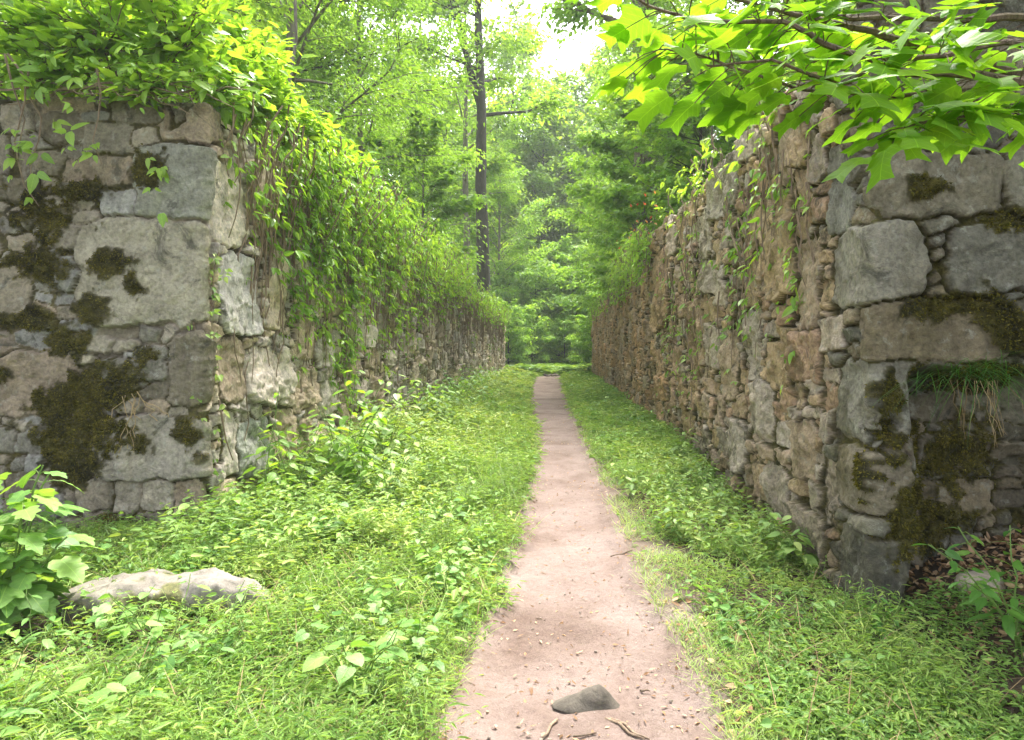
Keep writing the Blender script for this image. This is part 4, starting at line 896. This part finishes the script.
# leaf litter
lt = MB(); m = 9000; y = rg.uniform(2.3, 4.95, m); x = rg.uniform(.7, 5, m); kk = (rg.random(m) < np.maximum(.16, sstep(1.9, 2.6, x)*sstep(3.0, 3.7, y))) & ((y < 4.25) | (x > 2.1)); x, y = x[kk], y[kk]; n = len(x)
leaves(lt, OVATE, np.stack([x, y, gz(x, y)+rg.uniform(.004, .025, n)], 1), rdir(rg, n)*[1, 1, .25], np.array([0, 0, 1])+rg.normal(0, .4, (n, 3)), rg.uniform(.03, .075, n), rg.uniform(.018, .04, n), rg.random(n), rg.uniform(-.5, .5, n))
m = 6000; y = 2.3*(30/2.3)**rg.random(m); x = path_c(y)+rg.normal(0, .62, m); kk = inside(x, y) & (rg.random(m) < .35+.65*(np.abs(x-path_c(y)) > path_w(y)*.8)); x, y = x[kk], y[kk]; n = len(x)
leaves(lt, RHOMB, np.stack([x, y, gz(x, y)+.012], 1), rdir(rg, n)*[1, 1, .1], np.array([0, 0, 1])+rg.normal(0, .3, (n, 3)), rg.uniform(.012, .045, n), rg.uniform(.005, .018, n), rg.random(n), rg.uniform(-.4, .4, n))
tag(lt.build('leaf_litter', G['dry']), 'brown fallen leaves and flakes scattered on soil and path', 'leaf litter', kind='stuff')
# pebbles
pb = MB(); ico = np.array([(0, 0, 1), (.89, 0, .45), (.28, .85, .45), (-.72, .53, .45), (-.72, -.53, .45), (.28, -.85, .45), (.72, .53, -.3), (-.28, .85, -.3), (-.89, 0, -.3), (-.28, -.85, -.3), (.72, -.53, -.3)], F)
fi = np.array([(0,1,2),(0,2,3),(0,3,4),(0,4,5),(0,5,1),(1,6,2),(2,7,3),(3,8,4),(4,9,5),(5,10,1),(6,7,2),(7,8,3),(8,9,4),(9,10,5),(10,6,1)])
m = 800; y = 2.2*(20/2.2)**rg.random(m); x = path_c(y)+rg.uniform(-1, 1, m)*path_w(y)*1.25; s = np.minimum(rg.gamma(1.5, .0022, m)+.002, .009)
V = ico[None]*s[:, None, None]*rg.uniform(.6, 1.3, (m, 1, 3))*[1, 1, .6]+rg.normal(0, .12, (m, 11, 3))*s[:, None, None]+np.stack([x, y, gz(x, y)+.008+s*.2], 1)[:, None]
pb.add(V.reshape(-1, 3), [(fi[None]+(np.arange(m)*11)[:, None, None]).reshape(-1, 3)])
tag(pb.build('pebbles', rockmat('pebble_stone', (.16, .12, .095), (.33, .27, .23))), 'small pebbles and grit lying on the dirt path', 'pebbles', kind='stuff')

# ------------------------------------------------------------------ rocks and sticks
def rock(name, label, prof, loc, rz, mat, seed, rough=.03, mossf=None, cat='rock', qq=3.4, ter=.05):
    """prof(u) -> (height, half depth) along a spine of given length: lofted stone"""
    L, f = prof; nu, nv = 90, 56; u = np.linspace(0, 1, nu); th = np.linspace(0, 2*PI, nv, endpoint=False)
    hh, dd = f(u); U, TH = np.meshgrid(u, th, indexing='ij')
    c, s = np.cos(TH), np.sin(TH); q = qq; rr = (np.abs(c)**q+np.abs(s)**q)**(-1/q)
    x = (U-.5)*L; y = c*rr*dd[:, None]; z = s*rr*hh[:, None]*np.where(s > 0, 1, .5)
    n = fbm(x*5+seed, y*5, z*5, 5); n2 = fbm(x*16+seed, y*16, z*16, 4); tq = fbm(x*3.3+seed, y*3.3, z*3.3+4, 3)*4; tt = np.floor(tq)+sstep(.3, .7, tq-np.floor(tq))
    k = 1+rough/.1*(.7*n+.35*n2)+ter*tt; y = y*k; z = z*k; x = x+rough*n
    mb = MB(); i = np.arange(nu-1)[:, None]*nv; j = np.arange(nv)[None]; jj = (j+1) % nv
    mb.add(np.stack([x, y, z], -1).reshape(-1, 3), [np.stack([i+j, i+nv+j, i+nv+jj, i+jj], -1).reshape(-1, 4), np.arange(nv), np.arange(nv)[::-1]+(nu-1)*nv])
    ms = np.clip(mossf(x, y, z), 0, 1) if mossf else np.zeros_like(x)
    o = mb.build(name, mat, smooth=True, extra={'moss': ('FLOAT', ms)}); o.location = loc; o.rotation_euler = (0, 0, rz)
    return tag(o, label, cat)
def slabp(u):
    e = np.sin(PI*np.clip(u, 0, 1))**.28; hgt = np.interp(u, [0, .1, .35, .6, .66, .8, .92, 1], [.13, .17, .178, .18, .185, .20, .18, .12])
    return hgt*e*.92+.002, (.17+.05*np.sin(u*5))*e+.002
def slab_moss(x, y, z):
    n = fbm(x*9, y*9, z*9, 4); return sstep(.0, .25, n*.9+.35-np.abs(x-.02)*1.3-(z-.07)*2.2)*(z < .17)*(.95)*(y < .1)+sstep(.3, .5, n-z*1.5)
rock('fallen_slab', 'long pale fallen stone slab with mossy side lying in the weeds at left', (1.22, slabp), (-2.30, 4.1, z0(-2.30, 4.1)+.035), R(3), rockmat('pale_slab_stone', (.13, .112, .094), (.28, .25, .22), 1), 17, .03, slab_moss, 'stone', 4.5, .07)
def wedge(u):
    hgt = np.interp(u, [0, .3, .62, .72, .82, 1], [.012, .05, .095, .11, .085, .012]); e = np.sin(PI*np.clip(u, 0, 1))**.2
    return hgt*e+.001, (.05+.03*np.sin(PI*u))*e+.001
rock('path_rock', 'dark wedge-shaped rock poking out of the dirt path', (.30, wedge), (.13, 3.12, z0(.13, 3.12)+.008), R(-4), rockmat('dark_path_rock', (.06, .05, .04), (.15, .125, .10)), 3, .016, qq=1.5, ter=.10)
P = np.array([(.21, 2.99, 0), (.27, 2.95, 0), (.30, 2.88, 0), (.36, 2.84, 0)]); rt = MB()
for dx in (0, .02, -.33): 
    Q = P.copy(); Q[:, 0] = Q[:, 0]*(1 if dx > -.1 else -.45)+(dx if dx > -.1 else .10); Q[:, 2] = [z0(a, b_)+.012 for a, b_, _ in Q]; tube(rt, Q, [.008, .007, .006, .003], 6)
tag(rt.build('exposed_root', VSTEM, smooth=True), 'thin bare root strands beside the dark rock in the path', 'root')
for (px, yy, dx, dy, r, lb) in [(610, 5.35, .17, .015, .009, 'dark straight stick lying across the middle of the path'), (640, 3.25, .04, -.03, .006, 'short dark stick to the right of the path rock'), (572, 2.86, .10, .02, .005, 'thin stick in the dirt just in front of the path rock'), (545, 4.1, -.06, .05, .005, 'small twig on the path well beyond the rock'), (505, 3.2, .05, .07, .005, 'pale twig near the left edge of the path')]:
    X0 = (px-VX)/FPX*yy; u = np.linspace(0, 1, 6); Q = np.stack([X0+dx*u, yy+dy*u, 0*u], 1); Q[:, 2] = [z0(a, b_)+.006+r for a, b_, _ in Q]; Q += np.random.default_rng(int(px)).normal(0, .0025, (6, 3))
    s_ = MB(); tube(s_, Q, np.linspace(r, r*.6, 6), 6); tag(s_.build('stick', TWIG, smooth=True), lb, 'stick', 'sticks on the path')
u = np.linspace(0, 1, 9); Q = np.stack([-1.15-1.1*u, 5.0+.35*u, .06+.5*u**.8], 1)+np.random.default_rng(2).normal(0, .015, (9, 3)); s_ = MB(); tube(s_, Q, np.linspace(.007, .004, 9), 5)
Q2 = np.stack([np.linspace(-.62, .1, 8), np.linspace(38.6, 39.4, 8), np.full(8, 0)], 1); Q2[:, 2] = [z0(a, b_)+.07 for a, b_, _ in Q2]; s2 = MB(); tube(s2, Q2+np.random.default_rng(4).normal(0, .02, (8, 3)), .06, 8)
tag(s2.build('fallen_branch', BARKG, smooth=True), 'fallen branch lying across the far end of the path', 'branch')
for i, (x, y, s, lb) in enumerate([(-2.05, 6.15, .16, 'rounded loose stone at the foot of the left wall'), (-2.45, 5.55, .11, 'small loose stone by the left wall corner'), (2.55, 4.2, .14, 'loose stone among dry leaves under the hollow of the right wall')]):
    rock('loose_stone', lb, (s*2, lambda u, s=s: (s*.7*np.sin(PI*np.clip(u, .001, .999))**.5+.001, s*.8*np.sin(PI*np.clip(u, .001, .999))**.5+.001)), (x, y, z0(x, y)), i, rockmat('loose_stone_rock', (.24, .19, .15), (.42, .35, .29)), i+20, .03, cat='stone')

# ------------------------------------------------------------------ individual plants
def leafy_plant(name, label, cat, base, seed, stems, leafm, T, L, asp, nl, tilt=.6, group=None, opp=True, stemr=.006, droop=.22):
    """stems: list of (azimuth, height, lean); leaves with petioles up each stem, bigger below"""
    rg = np.random.default_rng(seed); st = MB(); lv = MB()
    for (az, h, le) in stems:
        u = np.linspace(0, 1, 8); hd = np.array([math.cos(az), math.sin(az), 0]); P = hd*(le*h*u**1.5)[:, None]+np.array([0, 0, 1])*(h*u*(1-.15*le*u))[:, None]+rg.normal(0, .006, (8, 3)); P[0, 2] = -.03
        tube(st, P, np.linspace(stemr, stemr*.5, 8), 5, .5)
        for k in range(nl):
            f = .22+.78*(k+.5)/nl; x = f*7; i = min(int(x), 6); p = P[i]*(1-x+i)+P[i+1]*(x-i)
            for q in ((0, PI) if opp else (rg.choice([0, PI]),)):
                a = az+PI/2+k*1.2+q+rg.normal(0, .3); sz = L*rg.uniform(.7, 1.15)*(1.15-.45*f); d = np.array([math.cos(a), math.sin(a), rg.uniform(.0, .5)]); pe = p+norm(d)*sz*rg.uniform(.35, .7)
                tube(st, np.array([p, (p+pe)/2+[0, 0, .01], pe]), stemr*.28, 4, .6)
                leaves(lv, T, pe[None], (d*[1, 1, .1]+[0, 0, -tilt*rg.uniform(.1, .9)])[None], (np.array([0, 0, 1])+rg.normal(0, .22, 3))[None], sz, sz*asp, float(np.clip(rg.normal(.52, .2), 0, 1)), droop)
    e = empty(name, base, label, cat, group); st.build('stem', GSTEM, e); lv.build('foliage', leafm, e); return e
def at(px, y, dz=0): X = (px-VX)/FPX*y; return (X, y, z0(X, y)+dz)
leafy_plant('leafy_shrub', 'big-leaved shrub with lobed bright leaves at the left edge beside the slab', 'shrub', at(5, 3.75), 201, [(.4, .95, .18), (-.6, .8, .35), (1.2, .88, .25), (2.6, .9, .2), (-1.6, .62, .5), (.1, .6, .55), (3.6, .8, .3)], G['weed'], MAPLEB, .21, .82, 7, .75, stemr=.009)
leafy_plant('leafy_shrub', 'leafy shrub with oval leaves crowding the foot of the left wall creeper', 'shrub', at(345, 7.1), 202, [(.4, 1.3, .3), (-.6, 1.1, .5), (1.4, 1.4, .2), (2.6, 1.0, .4), (-1.8, 1.0, .4), (-.1, .85, .8), (-1, .7, .8), (0, 1.2, .45)], G['bush'], OVATEB, .17, .55, 9, .5)
leafy_plant('leafy_shrub', 'second oval-leaved shrub further along the foot of the left wall', 'shrub', at(385, 8.6), 203, [(.4, 1.2, .3), (-.6, 1.0, .5), (1.4, 1.25, .2), (2.6, .8, .4), (-1.8, .75, .4), (-.1, .7, .8)], G['herb'], OVATEB, .16, .55, 9, .5)
leafy_plant('sapling', 'slender yellow-leaved sapling against the left wall near its corner', 'sapling', at(262, 6.1), 204, [(.5, 1.25, .12), (-.2, .75, .35)], G['bush'], OVATEB, .14, .55, 6, .6, opp=True)
leafy_plant('sapling', 'low seedling with flat pale leaves below the left wall corner', 'sapling', at(205, 5.35), 205, [(.2, .48, .5), (2.4, .4, .6)], G['weed'], OVATEB, .16, .5, 4, .2)
leafy_plant('sapling', 'dark green sapling with paired leaflets at the right edge by the hollow', 'sapling', at(1018, 3.55), 206, [(2.9, .55, .75), (2.4, .62, .45), (3.5, .45, .9), (1.2, .6, .3)], G['shade'], OVATEB, .125, .42, 7, .3)
leafy_plant('sapling', 'small broad-leaved seedling at the foot of the right wall', 'sapling', at(800, 5.3), 207, [(2.9, .5, .5), (1.4, .42, .4), (4, .36, .6)], G['herb'], OVATEB, .15, .6, 4, .35)
leafy_plant('sapling', 'thin seedling in front of the right wall corner', 'sapling', at(885, 3.9), 208, [(1.9, .32, .3), (.4, .26, .5), (3.4, .22, .6)], G['shade'], LANCE, .09, .4, 6, .35)
rg = np.random.default_rng(404); wp = []
for i in range(44):
    y = 6.4*(30/6.4)**rg.random(); x = LX+.12+rg.gamma(1.6, .3); wp.append((x, y))
FW = [leafy_plant('foot_weed', 'knee-high leafy weed crowding the foot of the left wall among the herbs', 'weed', (0, 0, 0), 240+i, [(a, h_, .4) for a, h_ in zip(np.random.default_rng(i+30).uniform(0, 6.28, 5), np.random.default_rng(i+40).uniform(.3, .75, 5))], G[mt], OVATEB, .115, asp, 7, .4, 'weeds at the foot of the left wall', stemr=.004) for i, (mt, asp) in enumerate([('herb', .5), ('weed', .6), ('bush', .45)])]
for i, (x, y) in enumerate(wp):
    o = FW[i] if i < 3 else copy_tree(FW[i % 3]); put(o, x, y, rg.uniform(0, 6.28), rg.uniform(.8, 1.5)); o.location.z += .05
rp = [leafy_plant('verge_weed', 'shin-high leafy weed at the foot of the right wall beside the path', 'weed', (0, 0, 0), 250+i, [(a, h_, .5) for a, h_ in zip(np.random.default_rng(i+50).uniform(0, 6.28, 4), np.random.default_rng(i+60).uniform(.2, .45, 4))], G['herb'], OVATEB, .09, .55, 5, .4, 'weeds at the foot of the right wall', stemr=.003) for i in range(2)]
for i in range(18):
    y = 5.0*(26/5.0)**rg.random(); x = max(RX-.12-rg.gamma(1.6, .22), float(path_c(y)+path_w(y))+.25); o = rp[i] if i < 2 else copy_tree(rp[i % 2]); put(o, x, y, rg.uniform(0, 6.28), rg.uniform(.7, 1.3)); o.location.z += .05
# low broadleaf weeds, four kinds of growth copied through the grass
WB = [leafy_plant('broadleaf_weed', 'low broadleaf weed with rounded pale leaves growing among the grass', 'weed', (0, 0, 0), 220+i, [(a, .27*rr, .5) for a, rr in zip(np.random.default_rng(i).uniform(0, 6.28, 6), np.random.default_rng(i+9).uniform(.6, 1.4, 5))], G['weed'], T, .08, asp, 3, .2, 'broadleaf weeds among the grass', stemr=.003)
      for i, (T, asp) in enumerate([(HEART, .85), (OVATEB, .62), (HEART, .8), (OVATEB, .5)])]
rg = np.random.default_rng(303); spots = []
while len(spots) < 46:
    y = rg.uniform(2.6, 6.5); px = rg.uniform(-20, 480) if rg.random() < .9 else rg.uniform(700, 1000); x = (px-VX)/FPX*y
    if path_mask(np.array([x]), np.array([y]))[0] > .02 or not inside(np.array([x]), np.array([y]))[0] or (abs(x+2.36) < .75 and abs(y-4.2) < .35): continue
    if px > 170 and rg.random() < .8: continue
    spots.append((x, y))
for i, (x, y) in enumerate(spots):
    o = WB[i] if i < 4 else copy_tree(WB[i % 4]); put(o, x, y, rg.uniform(0, 6.28), rg.uniform(.7, 1.35)); o.location.z += .04
# grass tuft hanging from the ledge of the right wall
tf = MB(); rtm = MB(); rg = np.random.default_rng(61)
for (cx, n, sp) in [(2.44, 100, .09), (2.58, 44, .10), (2.95, 16, .12)]:
    az = rg.uniform(PI, 2*PI, n); d = np.stack([np.cos(az)*.7, np.sin(az)*.9, rg.uniform(-.1, 1.2, n)], 1)
    leaves(tf, BLADE, np.stack([rg.normal(cx, sp, n), 4.21+rg.normal(0, .04, n), 1.40+rg.normal(0, .03, n)], 1), d, np.stack([-d[:, 0], -d[:, 1], np.full(n, .7)], 1), rg.uniform(.16, .42, n), .0044, np.clip(rg.normal(.3, .2, n), 0, 1), rg.uniform(.5, 1.2, n))
    for i in range(n//8):
        p0 = np.array([rg.normal(cx, sp*.8), 4.2+rg.normal(0, .03), 1.36]); u = np.linspace(0, 1, 6)[:, None]; P = p0+np.array([rg.normal(0, .06), -.05, -rg.uniform(.15, .42)])*u+rg.normal(0, .008, (6, 3)); tube(rtm, P, np.linspace(.003, .001, 6), 4, rg.random())
e = empty('grass_tuft', (2.45, 4.22, 1.38), 'tuft of long grass hanging from the mossy ledge of the right wall', 'grass tuft')
for nm, mb_, mt in (('blades', tf, G['shade']), ('roots', rtm, G['straw'])):
    o = mb_.build(nm, mt, e); o.matrix_parent_inverse = e.matrix_basis.inverted()
# dry rootlets on the moss of the left wall
rm = MB()
for i in range(9):
    s0 = np.array([(140-VX)*KL+rg.normal(0, .05), LY-.09, CAMZ-(395-VY)*KL+rg.normal(0, .04)]); u = np.linspace(0, 1, 7)[:, None]; P = s0+np.array([rg.normal(0, .15), -.02, -rg.uniform(.1, .45)])*u+rg.normal(0, .014, (7, 3)); tube(rm, P, .0035, 4, .7)
tag(rm.build('rootlets', G['straw']), 'pale dry rootlets hanging from the moss on the left wall front', 'roots')

# the pale humid air of the wood
hz = MB(); x0, x1, y0_, y1_, zl, zh = -95, 95, -16, 152, -2.5, 45
hz.add(np.array([(x, y, z) for x in (x0, x1) for y in (y0_, y1_) for z in (zl, zh)]), [np.array([(0, 1, 3, 2), (4, 6, 7, 5), (0, 4, 5, 1), (2, 3, 7, 6), (0, 2, 6, 4), (1, 5, 7, 3)])])
hm, nt, out = newmat('humid_air'); pv = nt.nodes.new('ShaderNodeVolumePrincipled'); pv.inputs['Color'].default_value = (.93, .97, .9, 1); pv.inputs['Density'].default_value = .0014
nt.links.new(pv.outputs[0], out.inputs[1]); tag(hz.build('haze', hm), 'pale humid haze in the air of the wood', 'haze', kind='stuff')
# ------------------------------------------------------------------ camera, light, world
cam = bpy.data.cameras.new('camera'); co = bpy.data.objects.new('camera', cam); COL.objects.link(co)
co.location = (0, 0, CAMZ); co.rotation_euler = (R(90), 0, 0)
cam.sensor_width = 36; cam.lens = FPX/1024*36; cam.shift_x = -(VX-512)/1024; cam.shift_y = -(370-VY)/1024
cam.clip_start = .05; cam.clip_end = 1000
scene.camera = co
SUN_EL, SUN_AZ = 62, 18          # ahead of the camera, a little to the right
w = bpy.data.worlds.new('World'); scene.world = w; w.use_nodes = True
nt = w.node_tree; nt.nodes.clear(); b = NB(nt)
sky = b.n('ShaderNodeTexSky', sky_type='NISHITA'); sky.sun_disc = False
sky.sun_elevation = R(SUN_EL); sky.sun_rotation = R(SUN_AZ); sky.air_density = 1.0; sky.dust_density = 4.0; sky.ozone_density = 1.0
bw = b.n('ShaderNodeRGBToBW'); b.l(sky.outputs[0], bw.inputs[0])
cmb = b.mix(.72, sky.outputs[0], bw.outputs[0])
bg = b.n('ShaderNodeBackground'); b.l(cmb, bg.inputs[0]); bg.inputs[1].default_value = .15
wo = b.n('ShaderNodeOutputWorld'); b.l(bg.outputs[0], wo.inputs[0])
sd = bpy.data.lights.new('sun', 'SUN'); sd.energy = 1.4; sd.angle = R(22); sd.color = (1, .95, .86)
so = bpy.data.objects.new('sun', sd); COL.objects.link(so)
so.rotation_euler = (R(-(90-SUN_EL)), 0, R(-SUN_AZ))
so.location = (10, 40, 60)
vs = scene.view_settings; vs.view_transform = 'Standard'; vs.look = 'None'; vs.gamma = 1; vs.use_curve_mapping = False; vs.exposure = 2.82
scene.render.engine = 'CYCLES'
c = scene.cycles; c.use_denoising = True; c.max_bounces = 7; c.diffuse_bounces = 4; c.transmission_bounces = 5; c.glossy_bounces = 2; c.transparent_max_bounces = 4
c.caustics_reflective = False; c.caustics_refractive = False; c.sample_clamp_indirect = 6
